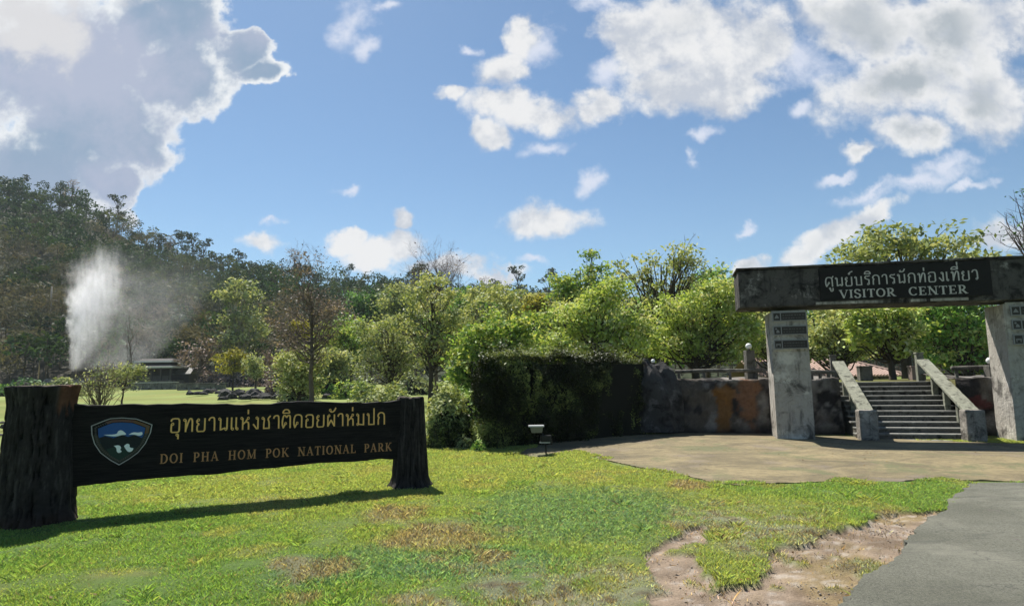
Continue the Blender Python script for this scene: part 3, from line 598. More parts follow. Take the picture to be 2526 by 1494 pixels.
SERIF = {
    'I': (stem(.17), .36), 'D': (stem(.18) + bar(.18, .36, .97) + bar(.18, .36, .03) + pen(arc(.34, .5, .42, .47, 90, -90), T1, T0), .86),
    'O': (pen(arc(.43, .5, .36, .47, 0, 360, 26), T1, T0), .88), 'P': (_P, .70), 'H': (stem(.18) + stem(.72) + bar(.18, .72, .5), .92),
    'A': (st((.08, 0), (.40, 1), .07) + st((.38, 1), (.72, 0), T1) + bar(.18, .6, .33) + serif(.09, .03, .26) + serif(.72, .03, .32), .84),
    'M': (stem(.16, .08) + stem(.92) + st((.14, 1), (.53, .05), T1) + st((.53, .05), (.92, 1), .07), 1.1),
    'K': (stem(.18) + st((.24, .4), (.72, .98), .07) + st((.36, .56), (.78, .02), T1) + serif(.72, .97, .28) + serif(.78, .03, .3), .90),
    'N': (stem(.16, .08) + stem(.78, .08) + st((.14, .98), (.78, .02), T1), .94), 'T': (stem(.38) + bar(.02, .74, .96, .08) + st((.04, 1), (.04, .78), .06) + st((.72, 1), (.72, .78), .06), .76),
    'L': (stem(.18) + bar(.18, .66, .035, .08) + st((.66, 0), (.66, .26), .06), .72), 'R': (_P + st((.38, .46), (.74, .02), T1) + serif(.78, .03, .24), .86),
    'V': (st((.08, 1), (.42, 0), T1) + st((.42, 0), (.74, 1), .07) + serif(.1, .97, .32) + serif(.74, .97, .26), .84),
    'S': (pen(chaikin([(.56, .78), (.5, .97), (.2, 1.02), (.06, .75), (.2, .55), (.48, .45), (.62, .25), (.46, -.02), (.15, .0), (.07, .24)], 3), T1, T0 + .03), .68),
    'C': (pen(arc(.43, .5, .36, .47, 45, 318, 22), T1, T0) + st((.70, .98), (.70, .72), .06), .80),
    'E': (stem(.18) + bar(.18, .64, .965, .07) + bar(.18, .5, .5) + bar(.18, .66, .035, .07) + st((.64, 1), (.64, .78), .06) + st((.66, 0), (.66, .24), .06) + st((.5, .62), (.5, .38), .05), .74)}
TT, Tt = 0.135, 0.095
def lp(x, y, r=.085): return pen(arc(x, y, r, r, 0, 360, 10), .07, .07)
def sk(*P): return pen(chaikin(P, 2), TT, Tt)
def hd(*P): return pen(P, TT, Tt)
_E = hd((.1, 1), (.1, .08)) + lp(.2, .1)
THAI = {
    'ก': (sk((.14, 0), (.14, .5), (.26, .62), (.08, .72), (.2, .98), (.5, 1.06), (.76, .92), (.78, .6), (.78, 0)), .96),
    'ท': (lp(.14, .9) + hd((.24, .92), (.24, 0)) + sk((.24, .12), (.44, .75), (.6, 1.06), (.78, .9), (.78, .5), (.78, 0)), .96),
    'ย': (lp(.22, .88) + sk((.12, .88), (.08, .68), (.3, .55), (.12, .46), (.12, .0), (.4, 0), (.76, 0), (.76, .4), (.76, 1)), .94),
    'า': (sk((.06, .8), (.14, 1.02), (.5, 1.06), (.54, .7), (.54, 0)), .72),
    'น': (lp(.14, .9) + hd((.24, .92), (.24, .02)) + hd((.24, .06), (.64, .2)) + lp(.70, .1) + hd((.79, .08), (.79, 1)), .98),
    'เ': (_E, .42), 'ห': (lp(.14, .9) + hd((.24, .92), (.24, 0)) + sk((.24, .4), (.46, .62), (.72, .6), (.76, .4), (.76, 0)) + sk((.5, .62), (.6, .8), (.66, .82)) + lp(.72, .9), .96),
    'ง': (lp(.42, .9) + hd((.53, .92), (.53, .02)) + hd((.53, .05), (.42, .04), (.1, .42)), .70),
    'ช': (lp(.16, .86) + sk((.24, .88), (.3, .7), (.26, .5), (.26, 0)) + hd((.26, .05), (.74, .05)) + sk((.74, 0), (.74, .55), (.6, .8), (.86, 1.04)), .98),
    'ต': (sk((.16, 0), (.02, .4), (.14, 1.04), (.34, 1.02), (.44, .84), (.54, 1.02), (.76, 1.04), (.78, .6), (.78, 0)) + hd((.14, .04), (.3, .3)) + lp(.36, .38), .98),
    'ด': (sk((.16, 0), (.02, .4), (.12, 1.0), (.45, 1.08), (.78, .98), (.78, .5), (.78, 0)) + hd((.14, .04), (.3, .3)) + lp(.36, .38), .98),
    'อ': (lp(.24, .62) + sk((.14, .62), (.12, .3), (.12, 0), (.45, 0), (.78, 0), (.78, .5), (.78, 1.0), (.45, 1.04), (.16, 1.0), (.1, .82)), .96),
    'ผ': (lp(.24, .9) + hd((.13, .92), (.13, .0)) + hd((.13, .02), (.44, .55)) + hd((.44, .55), (.76, .02)) + hd((.76, 0), (.76, 1)), .96),
    'ป': (lp(.14, .9) + hd((.24, .92), (.24, .02)) + hd((.2, .05), (.80, .05)) + hd((.77, 0), (.77, 1.42)), .98),
    'บ': (lp(.14, .9) + hd((.24, .92), (.24, .02)) + hd((.2, .05), (.80, .05)) + hd((.77, 0), (.77, 1)), .98),
    'ม': (lp(.14, .9) + hd((.24, .92), (.24, .1)) + lp(.17, .1) + hd((.26, .1), (.78, .05)) + hd((.77, 0), (.77, 1)), .98),
    'ร': (lp(.40, .1) + hd((.51, .06), (.51, .6)) + sk((.51, .58), (.2, .68), (.06, .82), (.2, 1.0), (.4, .94), (.62, 1.02)), .72),
    'ศ': (sk((.16, 0), (.02, .4), (.12, 1.0), (.45, 1.06), (.76, .96), (.78, .5), (.78, 0)) + hd((.14, .04), (.34, .34)) + lp(.40, .42) + hd((.70, .9), (.92, 1.16)), .98),
    'ว': (sk((.06, .8), (.16, 1.02), (.5, 1.06), (.58, .7), (.58, .1)) + lp(.48, .1), .78)}
MARK = {'ิ': sk((.06, 1.22), (.2, 1.5), (.6, 1.5), (.72, 1.22)) + hd((.06, 1.22), (.74, 1.22)), 'ี': sk((.06, 1.22), (.2, 1.48), (.6, 1.48), (.72, 1.22)) + hd((.06, 1.22), (.74, 1.22)) + hd((.72, 1.2), (.72, 1.58)),
        'ั': lp(.38, 1.32) + sk((.44, 1.24), (.7, 1.26), (.86, 1.56)), 'ุ': lp(.62, -.2) + hd((.71, -.16), (.71, -.52)), 'ู': lp(.48, -.2) + sk((.55, -.2), (.55, -.5), (.8, -.5), (.82, -.16)),
        '่': hd((.70, 1.22), (.70, 1.58)), '้': lp(.34, 1.36) + sk((.42, 1.3), (.4, 1.2), (.7, 1.22), (.9, 1.55)), '์': lp(.52, 1.34) + sk((.46, 1.26), (.62, 1.5), (.90, 1.58))}
def layout(text, gap=.1, space=.62):
    x = 0; prev = 0; high = False; out = []
    for ch in text:
        if ch == ' ': x += space; continue
        if ch == 'แ':
            for _ in 'xx':
                out += [[p + np.array((x, 0)) for p in q] for q in THAI['เ'][0]]; x += .40
            x += gap * .4; continue
        if ch in MARK:
            dy = .42 if (ch == '่' and high) else 0
            out += [[p + np.array((prev, dy)) for p in q] for q in MARK[ch]]; high = ch in 'ิีั'; continue
        g, w = (SERIF if ch in SERIF else THAI)[ch]; prev = x; high = False
        out += [[p + np.array((x, 0)) for p in q] for q in g]; x += w + gap
    return out, x - gap
def lettering(text, x0, x1, z0, h, yf, mat, parent, gap=.1, space=.62, name='lettering', shear=0.0):
    """raised letters on the plane y = yf (facing -y) in the parent's frame"""
    Q, w = layout(text, gap, space); k = (x1 - x0) / w; mb = MB()
    for i, q in enumerate(Q):
        d = 0.004 + 0.0007 * (i % 7); f = [(x0 + p[0] * k, yf - d, z0 + p[1] * h + shear * (x0 + p[0] * k - x0)) for p in q]; b = [(a, yf + 0.002, c) for a, _, c in f]
        mb.add(f + b, [(0, 1, 2, 3), (0, 4, 5, 1), (1, 5, 6, 2), (2, 6, 7, 3), (3, 7, 4, 0)])
    return mb.build(name, mat, parent)
# ================================================================== entrance gate
_tx = bpy.data.textures.new('chips', 'CLOUDS'); _tx.noise_scale = 0.16; _tx.noise_depth = 4; _tx.noise_basis = 'ORIGINAL_PERLIN'
def wear(o, lev=5, k=.030):
    u = o.modifiers.new('cut', 'SUBSURF'); u.subdivision_type = 'SIMPLE'; u.levels = u.render_levels = lev
    d = o.modifiers.new('chips', 'DISPLACE'); d.texture = _tx; d.strength = k; d.mid_level = .55; d.texture_coords = 'LOCAL'; return o
gate = thing('entrance_gate', 'grey weathered concrete gateway with a black lettered panel on its thick crossbeam', 'gateway', mw=GMX)
def slab(mb, x0, x1, y0, y1, z0, z1, k):  # box whose bottom and top follow the slope k of the beam
    return mb.hexa([(x0, y0, z0 + k * x0), (x1, y0, z0 + k * x1), (x1, y1, z0 + k * x1), (x0, y1, z0 + k * x0), (x0, y0, z1 + k * x0), (x1, y0, z1 + k * x1), (x1, y1, z1 + k * x1), (x0, y1, z1 + k * x0)])
for x0, x1 in ((0, 0.80), (4.68, 5.50)):
    m = MB().box(x0, x1, 0, 0.86, -0.3, 2.90)
    m.box(x0 + 0.03, x1 - 0.03, -0.022, 0.004, 2.0, 2.93)
    wear(m.build('pillar', M_conc, gate, bevel=0.028))
BK = -0.009
wear(slab(MB(), -0.66, 6.3, -0.105, 0.98, 3.01, 3.90, BK).build('beam', M_beam, gate, bevel=0.035), 6)
m = MB(); slab(m, -0.70, 6.34, -0.15, 1.01, 3.905, 3.955, BK); wear(m.build('beam_cap', M_beam, gate, bevel=0.012), 6, .022)
m = MB()
for a, b in ((0.98, 2.35), (2.9, 3.2), (3.28, 4.0)): slab(m, a, b, -0.132, -0.118, 3.035, 3.095, BK)
m.build('worn_edge', M_conc, gate)
pan = slab(MB(), 1.08, 4.46, -0.150, -0.119, 3.125, 3.875, BK).build('sign_panel', M_black, gate, bevel=0.004)
lettering('ศูนย์บริการนักท่องเที่ยว', 1.20, 4.24, 3.42, 0.205, -0.150, M_pale, pan, gap=.10, shear=0.004)
lettering('VISITOR CENTER', 1.48, 3.99, 3.15, 0.185, -0.150, M_pale, pan, gap=.12, space=1.15, shear=-0.002)
M_dim = plain('dim_pale_paint', (0.22, 0.22, 0.22), .7)
M_plaque = plain('weathered_plaque', (0.050, 0.047, 0.044), .8, var=.4, sc=9, spec=.06)
def waysign(x0, x1, z, icon):
    w = x1 - x0; p = MB().box(x0, x1, -0.050, -0.0225, z - 0.085, z + 0.085).build('direction_sign', M_plaque, gate)
    f = MB()
    for a, b, c, d in ((x0 - .012, x1 + .012, z + .085, z + .107), (x0 - .012, x1 + .012, z - .107, z - .085), (x0 - .012, x0 + .010, z - .085, z + .085), (x1 - .010, x1 + .012, z - .085, z + .085), (x0 + .155, x0 + .175, z - .085, z + .085)):
        f.box(a, b, -0.056, -0.024, c, d)
    f.build('frame', M_greyp, p)
    i = MB(); cx = x0 + .083
    if icon == 0: i.prism([(cx - .05, z - .035), (cx + .05, z - .035), (cx + .03, z + .005), (cx - .0, z + .05), (cx - .03, z + .005)], -.0535, -.049)
    elif icon == 1: i.prism([(cx - .03, z - .05), (cx + .045, z - .05), (cx + .03, z + .0), (cx, z + .02), (cx - .02, z - .0)], -.0535, -.049); i.prism([(cx - .03 + .022 * math.cos(t), z + .04 + .022 * math.sin(t)) for t in np.linspace(0, 5.6, 8)], -.0535, -.049)
    else:
        i.box(cx - .05, cx + .05, -.0535, -.049, z - .01, z + .015); i.box(cx - .045, cx - .03, -.0535, -.049, z - .055, z - .0105); i.box(cx + .03, cx + .045, -.0535, -.049, z - .055, z - .0105)
    i.build('icon', M_dim, p)
    rng = random.Random(int(z * 100) + int(x0 * 10)); t = MB()
    for zz, h in ((z + .03, .022), (z - .035, .016)):
        x = x0 + .21
        while x < x1 - .06:
            l = rng.uniform(.02, .05); t.box(x, x + l, -.053, -.049, zz - h / 2, zz + h / 2); x += l + rng.uniform(.008, .03)
    t.build('lettering', plain('dim_paint', (0.11, 0.107, 0.10), 0.7), p)
for k, z in enumerate((2.79, 2.47, 2.15)): waysign(0.06, 0.77, z, k)
for k, z in enumerate((2.74, 2.44, 2.13)): waysign(4.80, 5.46, z, k)
# ------------------------------------------------------------------ stairs
stairs = thing('staircase', 'broad concrete staircase with sloping parapets rising behind the gateway', 'stairs', mw=GMX)
M_tread = concrete('sunlit_treads', (0.20, 0.20, 0.185), (0.05, 0.05, 0.045), (0.33, 0.33, 0.30), .40, 1.6)  # paler than the steps: sun on the tread tops is put into this colour
NS, RUN, ZB = 12, 0.283, -0.10
RISE = (TZ - ZB) / NS
for i in range(NS):
    z = ZB + RISE * (i + 1); k = .02 * i; m = MB().box(1.74 + k, 4.08 + k, i * RUN, (i + 1) * RUN, -0.35, z - 0.036)
    jx = random.Random(i).uniform(-.03, .03); st_ = m.build('step', M_stair, stairs, bevel=0.006)
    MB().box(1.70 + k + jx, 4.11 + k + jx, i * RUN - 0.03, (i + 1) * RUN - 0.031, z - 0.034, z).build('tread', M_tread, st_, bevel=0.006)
for x0, x1 in ((1.76, 2.06), (3.80, 4.10)):
    m = MB(); y0, z0, y1, z1 = 0.12, 0.66, 3.25, 1.80
    m.hexa([(x0, y0, z0 - .09), (x1, y0, z0 - .09), (x1 + .2, y1, z1 - .09), (x0 + .2, y1, z1 - .09), (x0, y0, z0), (x1, y0, z0), (x1 + .2, y1, z1), (x0 + .2, y1, z1)])
    wear(m.build('parapet', M_rail, stairs, bevel=0.018), 5, .026)
    for yb in (0.85, 1.65, 2.45):
        zz = z0 + (z1 - z0) * (yb - y0) / (y1 - y0) - .07; MB().box((x0 + x1) / 2 - .06 + .06 * yb, (x0 + x1) / 2 + .06 + .06 * yb, yb - .05, yb + .05, ZB + RISE * int(yb / RUN + 1) - .02, zz).build('baluster', M_rail, stairs)
    np_ = MB().box(x0 - 0.07, x1 + 0.0, -0.16, 0.20, -0.3, 0.66).build('newel_post', M_newel, stairs, bevel=0.03); wear(np_, 5, .035)
m = MB().box(-0.1, 4.5, -0.62, -0.13, -0.35, -0.06).build('plinth', M_stair, stairs, bevel=0.015)
# ------------------------------------------------------------------ rock walls of the terrace
def rockwall(label, x0, x1, y0, y1, z1, seed, orange=()):
    nx, nz, nt_ = int((x1 - x0) / .05) + 2, 30, 14; rows = []
    xs = np.linspace(x0, x1, nx)
    for k in range(nz): f = k / (nz - 1); rows.append((y0 + 0.10 * f * f, -0.25 + (z1 + 0.25) * f, 1, f))
    for k in range(1, nt_): f = k / (nt_ - 1); rows.append((y0 + 0.10 + (y1 - y0 - 0.10) * f, z1, 0, f))
    V = []; Cc = []
    for (y, z, fr, f) in rows:
        yy = np.full(nx, y); zz = np.full(nx, z)
        b = fbm(xs, np.full(nx, z + (0 if fr else f)), 0.9, 5, seed) - .5; b2 = fbm(xs, np.full(nx, y), 1.2, 4, seed + 4) - .5; b3 = fbm(xs + 40, zz * 1.3, 3.5, 4, seed + 8) - .5
        tp = (f ** 3 if fr else 1)
        yy = yy + (-0.40 * b - 0.13 * b3) * (1 if fr else max(0, 1 - 3 * f)); zz = zz + b2 * 0.22 * tp
        V.append(np.stack([xs, yy, zz], 1))
        n = fbm(xs, zz, 1.6, 5, seed + 2); n2 = fbm(xs + 9, zz, 3.4, 4, seed + 3); c = np.zeros((nx, 3)) + (0.085, 0.074, 0.064)
        c = lerp(c, (0.185, 0.172, 0.158), smooth(0.50, 0.68, n)); c = lerp(c, (0.024, 0.022, 0.022), smooth(0.55, 0.70, n2))
        for (ox, oz, rx, rz, oc) in orange:
            d = 1 - np.hypot((xs - ox) / rx, (zz - oz) / rz) + (n2 - .5) * 2.0 + (n - .5); c = lerp(c, oc, smooth(0.1, 0.45, d) * 0.9)
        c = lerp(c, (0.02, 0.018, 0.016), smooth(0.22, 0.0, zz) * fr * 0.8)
        V_ = c; Cc.append(V_)
    V = np.concatenate(V); i = np.arange(len(rows) * nx).reshape(len(rows), nx)
    F = np.stack([i[:-1, :-1], i[:-1, 1:], i[1:, 1:], i[1:, :-1]], -1).reshape(-1, 4)
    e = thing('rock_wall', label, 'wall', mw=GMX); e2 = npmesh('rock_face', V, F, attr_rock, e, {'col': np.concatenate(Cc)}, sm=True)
    MB().box(x0, x1, y0 + .5, y1 - .02, -.3, z1 - .3).build('backing', M_darktwig, e)
    return e
attr_rock = attrmat('rough_rock', 0.9, 0.45, 9, 0.05)
OR1, OR2 = (0.19, 0.095, 0.032), (0.20, 0.105, 0.06)
rockwall('dark rough rock wall with orange stains between the hedge and the gateway', -3.6, 1.70, 1.30, 3.7, 1.36, 3, [(-1.05, .55, .22, .55, OR1), (-1.0, 1.0, .3, .12, OR1), (-.40, .75, .30, .75, OR2)])
rockwall('dark rock wall on the far side of the staircase beside the parapet', 4.16, 9.5, 1.30, 3.7, 1.36, 8, [(4.6, .75, .25, .12, (0.10, .03, .03))])
M_rock = concrete('grey_rock', (0.060, 0.058, 0.057), (0.016, 0.015, 0.015), (0.125, 0.122, 0.120), 0.5, 1.4, streak=False)
rock('boulder', 'large grey peaked boulder where the hedge meets the rock wall', G(-2.75, 1.45, 0.25), (0.80, 0.7, 1.66), 12, M_rock, 'boulder', sub=4)
def railing(label, x0, x1, y, z):
    t = thing('log_railing', label, 'railing', mw=GMX)
    MB().tube([(x0, y, z), (x0 * .6 + x1 * .4, y, z + .015), (x1, y, z - .01)], .05, 8).build('rail', M_stair, t, sm=True)
    for x in np.linspace(x0 + .1, x1 - .15, 4): MB().tube([(x, y, z - .5), (x, y, z - .03)], .04, 6).build('post', M_stair, t)
railing('dark horizontal railing along the terrace edge beside the taller globe lamp', -2.2, -0.02, 1.75, 1.57)
railing('dark horizontal railing on the terrace beyond the staircase', 4.3, 6.7, 1.9, 1.55)
railing('short dark railing seen through the gap between pillar and staircase', 0.85, 1.68, 1.75, 1.50)
def globe_lamp(label, lx, ly, ztop, w, gr, arm=True):
    x, y, _ = G(lx, ly); t = thing('globe_lamp', label, 'lamp', (x, y, TZ - .05), 'globe lamps along the terrace edge'); h = ztop - TZ + .05
    MB().box(-w / 2, w / 2, -w / 2, w / 2, 0, h - gr * 2 - .03).build('lamp_post', M_stair, t, bevel=.012)
    MB().tube([(0, 0, h - gr * 2 - .03), (0, 0, h - gr * 2 + .01)], .03, 8).build('lamp_neck', M_metal, t)
    MB().sphere((0, 0, h - gr), gr, 10).build('globe', M_globe, t, sm=True)
    return t
globe_lamp('globe lamp on a tall square post between the railing and the gateway pillar', -0.30, 1.9, 2.28, .22, .078)
globe_lamp('globe lamp just showing above the peaked boulder', -2.78, 2.4, 1.93, .16, .055)
globe_lamp('globe lamp on a short post beyond the staircase', 5.06, 1.75, 1.79, .20, .078)
def pier(label, lx, ly, z, w, mat):
    x, y, _ = G(lx, ly); t = thing('concrete_post', label, 'post', (x, y, TZ - .1), 'posts at the head of the stairs'); t.rotation_euler.z = -GA
    MB().box(-w / 2, w / 2, -w / 2, w / 2, 0, z - TZ + .1).build('shaft', mat, t, bevel=.012)
    MB().box(-w / 2 - .015, w / 2 + .015, -w / 2 - .015, w / 2 + .015, z - TZ + .1, z - TZ + .14).build('post_cap', mat, t, bevel=.008)
M_pink = concrete('pinkish_concrete', (0.22, 0.17, 0.15), (0.05, 0.045, 0.04), (0.3, 0.24, 0.21), .3, 2)
pier('slim pale post at the top of the far parapet', 4.22, 3.7, 1.95, .17, M_rail)
pier('slim dark post at the top of the near parapet', 2.08, 3.7, 1.93, .14, M_stair)
pier('stout grey post behind the stair head in front of the tiled roof', 3.2, 5.0, 1.62, .34, M_stair)
pier('stout pinkish post behind the stair head under the leafy crown', 4.75, 5.6, 1.60, .36, M_pink)
# tiled shelter behind
def shelter():
    Y = 36; a = at(1960, 930, Y); c = at(2072, 886, Y); e = at(2165, 938, Y); zb = float(zg(c[0], Y)); t = thing('tiled_shelter', 'low building with a pinkish ribbed tile roof behind the stairs', 'building', (c[0], Y, zb))
    x0, x1, x2 = a[0] - c[0] - 3.0, 0.0, e[0] - c[0]; zr, ze = c[2] - zb, at(2000, 928, Y)[2] - zb
    m = MB(); hw = 2.6; n = 46
    m.add([(x0, 0, zr), (x1, 0, zr), (x2, -hw, ze), (x0, -hw, ze), (x2, hw, ze), (x0, hw, ze)], [(0, 1, 2, 3), (0, 5, 4, 1), (1, 4, 2)])
    for i in range(n):
        x = x0 + (x2 - x0) * i / n; zt = zr if x < x1 else zr + (ze - zr) * (x - x1) / (x2 - x1); yt = 0 if x < x1 else -hw * (x - x1) / (x2 - x1)
        m.tube([(x, yt, zt + .03), (x, -hw - .05, ze + .03)], .055, 5)
    for i in range(26):
        f = (i + .5) / 26; y = -hw + 2 * hw * f; s = 1 - abs(y) / hw; m.tube([(x1 + (x2 - x1) * (1 - s), y, ze + (zr - ze) * s + .03), (x2 + .05, y, ze + .03)], .055, 5)
    m.build('roof', plain('clay_tile', (0.40, 0.29, 0.25), .8, var=.35, sc=4), t)
    MB().tube([(x0, 0, zr + .06), (x1, 0, zr + .06), (x2, -hw, ze + .06)], .09, 6).build('roof_ridge', plain('ridge_tile', (0.3, .22, .19), .8), t)
    MB().box(x0 + .3, x2 - .4, -hw + .4, hw - .4, -.2, ze - .02).build('wall', M_stair, t)
shelter()
# ================================================================== national park sign
SA = np.array(at(112, 900, 7.22)[:2]); SB = np.array(at(1013, 900, 9.08)[:2])
SL = float(np.linalg.norm(SB - SA)); SX = (SB - SA) / SL; SY = np.array([-SX[1], SX[0]])
SMX = Matrix(((SX[0], SY[0], 0, SA[0]), (SX[1], SY[1], 0, SA[1]), (0, 0, 1, 0), (0, 0, 0, 1)))
def onboard(px, py, yf=-0.08):
    d = ray(px, py); o = SA + SY * yf; t = (o @ SY) / (d[:2] @ SY); q = d[:2] * t
    return float((q - SA) @ SX), float(EYE + d[2] * t)
sign = thing('park_sign', 'long dark timber park sign with gold lettering and shield emblem between two log posts', 'sign', mw=SMX)
attr_bark = attrmat('dark_log_bark', 0.85, 0.5, 14, 0.03)
def logpost(cx, prof, ry, seed, ragged_top):
    na, nz = 168, 60; th = np.linspace(0, 2 * PI, na, endpoint=False); zs = np.linspace(0, 1, nz); zt = prof[-1][0]; V = []; Cc = []
    for k, f in enumerate(zs):
        z = -0.15 + (zt + 0.15) * f; R = np.interp(z, [p[0] for p in prof], [p[1] for p in prof])
        g = fbm(np.cos(th) * 5 + 30, np.sin(th) * 5 + z * 0.8, 1.6, 4, seed) - .5; g2 = np.abs(fbm(th * 11 + 3 * fbm(th * 2, th * 0 + z * 2.4, 1, 3, 71), np.full(na, z * 2.6), 1.0, 5, seed + 5) - .5) + np.abs(fbm((2 * PI - th) * 11 + 3 * fbm(th * 3, th * 0 + z * 3.1, 1, 3, 72), np.full(na, z * 2.1), 1.0, 5, seed + 6) - .5)
        fl = 1 + 0.10 * smooth(.16, -.05, z) * (0.4 + np.cos(th * 5 + seed)); r = R * (1 + .13 * g - .20 * smooth(.14, .0, g2)) * fl
        zz = np.full(na, z) + (ragged_top * (fbm(th * 3, th * 0, 1, 3, seed) - .5) if k == nz - 1 else 0)
        V.append(np.stack([cx + r * np.cos(th), r * np.sin(th) * ry, zz], 1))
        c = np.zeros((na, 3)) + (0.030, 0.025, 0.023); c = lerp(c, (0.006, 0.005, 0.005), smooth(.14, .03, g2)); c = lerp(c, (0.065, 0.056, 0.052), smooth(.26, .42, g2) * .8)
        if seed == 2:
            br = smooth(-.62, -.40, np.where(np.sin(th) < .3, -np.abs(th - 5.85), -9)) * smooth(1.2, 1.3, np.full(na, z) + g * .3); c = lerp(c, (0.135, 0.062, 0.036), br)
            c = lerp(c, (0.05, 0.03, 0.02), smooth(.16, .02, np.full(na, z)) * .6)
        Cc.append(c)
    n = na; i = np.arange(nz * na).reshape(nz, na); j = np.roll(i, -1, 1)
    F = np.stack([i[:-1], j[:-1], j[1:], i[1:]], -1).reshape(-1, 4).tolist(); V = np.concatenate(V); Cc = np.concatenate(Cc)
    # sawn top, rings shrinking to the middle
    top = V[-na:]; cc = top.mean(0); V2 = [V]; C2 = [Cc]
    for q in (.7, .35, .04): V2.append(cc + (top - cc) * q + np.array([0, 0, .008])); C2.append(np.zeros((na, 3)) + (0.075, 0.06, 0.045))
    b = (nz - 1) * na
    for q in range(3):
        for k in range(na): F.append([b + q * na + k, b + q * na + (k + 1) % na, b + (q + 1) * na + (k + 1) % na, b + (q + 1) * na + k])
    return npmesh('log_post', np.concatenate(V2), F, attr_bark, sign, {'col': np.concatenate(C2)})
logpost(0.0, [(-.15, .42), (.0, .395), (.12, .37), (.45, .352), (.9, .332), (1.28, .318), (1.40, .335), (1.49, .352)], 0.95, 2, .03)
logpost(SL, [(-.15, .34), (.0, .315), (.06, .275), (.15, .252), (.5, .23), (.9, .205), (1.24, .188)], 0.95, 6, .05)
def board_mat():
    m, nt, b = new_mat('dark_board'); p = nd(nt, 'ShaderNodeTexCoord').outputs['Object']; g = noise(nt, vmth(nt, 'MULTIPLY', p, (1.2, 1, 26)), 2.2, 6, .7, .6)
    c = mixc(nt, mrange(nt, g, .35, .68), (.009, .008, .008), (.026, .022, .020)); c = mixc(nt, mrange(nt, noise(nt, p, 3.5, 5, .7), .6, .75, 0, .6), c, (.04, .036, .033))
    nt.links.new(c, b.inputs['Base Color']); b.inputs['Roughness'].default_value = .75; b.inputs['Specular IOR Level'].default_value = .08; nt.links.new(bump(nt, g, .012), b.inputs['Normal']); return m
M_board = board_mat() if True else plain('dark_board', (0.014, 0.0115, 0.011), 0.8, var=.3, sc=5, spec=0.04)
TOPB = [(170, 992), (215, 1000), (300, 998), (420, 996), (560, 996), (640, 998), (700, 992), (770, 990), (830, 993), (900, 993), (950, 990), (1012, 986)]
BOTB = [(1012, 1131), (965, 1132), (935, 1131), (905, 1136), (860, 1138), (790, 1142), (700, 1151), (620, 1158), (545, 1168), (440, 1174), (330, 1183), (250, 1192), (200, 1198), (150, 1206)]
def dens(L, amp, seed):
    o = []; r = random.Random(seed)
    for a, b in zip(L[:-1], L[1:]):
        for k in range(4): o.append((a[0] + (b[0] - a[0]) * k / 4, a[1] + (b[1] - a[1]) * k / 4 + r.uniform(-amp, amp)))
    return o + [L[-1]]
poly = [onboard(*p) for p in dens(TOPB, 1.6, 1) + dens(BOTB, 1.0, 2)]
board = MB().prism(poly, -0.08, 0.07).build('board', M_board, sign, bevel=.006)
def line2(P0, P1): (a, b), (c, d) = onboard(*P0), onboard(*P1); return a, c, b, (d - b) / (c - a)
a, c, b, k = line2((418, 1066), (952, 1046)); lettering('อุทยานแห่งชาติดอยผ้าห่มปก', a, c, b, .158, -.08, M_gold, board, gap=.10, shear=k)
a, c, b, k = line2((394, 1143), (966, 1111)); lettering('DOI PHA HOM POK NATIONAL PARK', a, c, b, .112, -.08, M_copper, board, gap=.20, space=.95, shear=k)
emb = thing('emblem', None, None); emb.parent = sign; emb.location = (0, 0, 0)
def epoly(L): return [onboard(210 + x / 9.895, 1010 + y / 9.895) for x, y in L]
def spl(L, k=2):
    P = chaikin([np.array(p, float) for p in L + [L[0]]], k); return [tuple(p) for p in P[:-1]]
OUT = [(145, 390), (460, 262), (620, 208), (900, 190), (1250, 215), (1480, 295), (1645, 360), (1605, 560), (1480, 820), (1300, 1045), (1080, 1205), (830, 1352), (620, 1240), (370, 1055), (220, 830), (155, 600)]
def ring(L, s0, s1): cx, cy = 880, 700; return [(cx + (x - cx) * s0, cy + (y - cy) * s0) for x, y in L], [(cx + (x - cx) * s1, cy + (y - cy) * s1) for x, y in L]
def ering(name, s0, s1, mat, y0, seg=None):
    A, B = ring(OUT, s0, s1); A, B = epoly(A), epoly(B); n = len(A); mb = MB()
    for i in (range(n) if seg is None else seg):
        j = (i + 1) % n; mb.hexa([(A[i][0], -.079, A[i][1]), (A[j][0], -.079, A[j][1]), (B[j][0], -.079, B[j][1]), (B[i][0], -.079, B[i][1]), (A[i][0], y0, A[i][1]), (A[j][0], y0, A[j][1]), (B[j][0], y0, B[j][1]), (B[i][0], y0, B[i][1])])
    return mb.build(name, mat, emb)
def flat(name, L, y0, mat): return MB().prism(epoly(L), -.0785, y0).build(name, mat, emb)
def pm(n, c): return plain(n, c, .6, var=.15)
ering('outer_border', 1.0, .965, pm('border_grey', (.40, .39, .37)), -.0865)
ering('inner_band', .93, .78, pm('band_dark', (.045, .043, .03)), -.0835, [4 + 2, 7, 8, 9, 10, 11, 12, 13, 14])
ering('red_band', .91, .80, pm('band_red', (.17, .07, .05)), -.0838, [1, 2, 3]); ering('ochre_band', .91, .80, pm('band_ochre', (.20, .09, .02)), -.0838, [4, 5, 6])
SKYP = [(cx, cy) for cx, cy in ring(OUT, .77, .5)[0]]
flat('sky_field', SKYP, -.0842, pm('emblem_blue', (.032, .095, .28)))
flat('mountain', [(330, 690), (480, 640), (700, 690), (900, 600), (1050, 660), (1200, 610), (1400, 690), (1340, 850), (1150, 1020), (830, 1210), (600, 1080), (420, 900)], -.0862, pm('emblem_dark', (.016, .020, .022)))
flat('meadow', [(520, 960), (760, 900), (1150, 900), (1230, 930), (1110, 1060), (835, 1230), (620, 1110)], -.0872, pm('emblem_green', (.022, .045, .034)))
cl = pm('emblem_white', (.82, .86, .84))
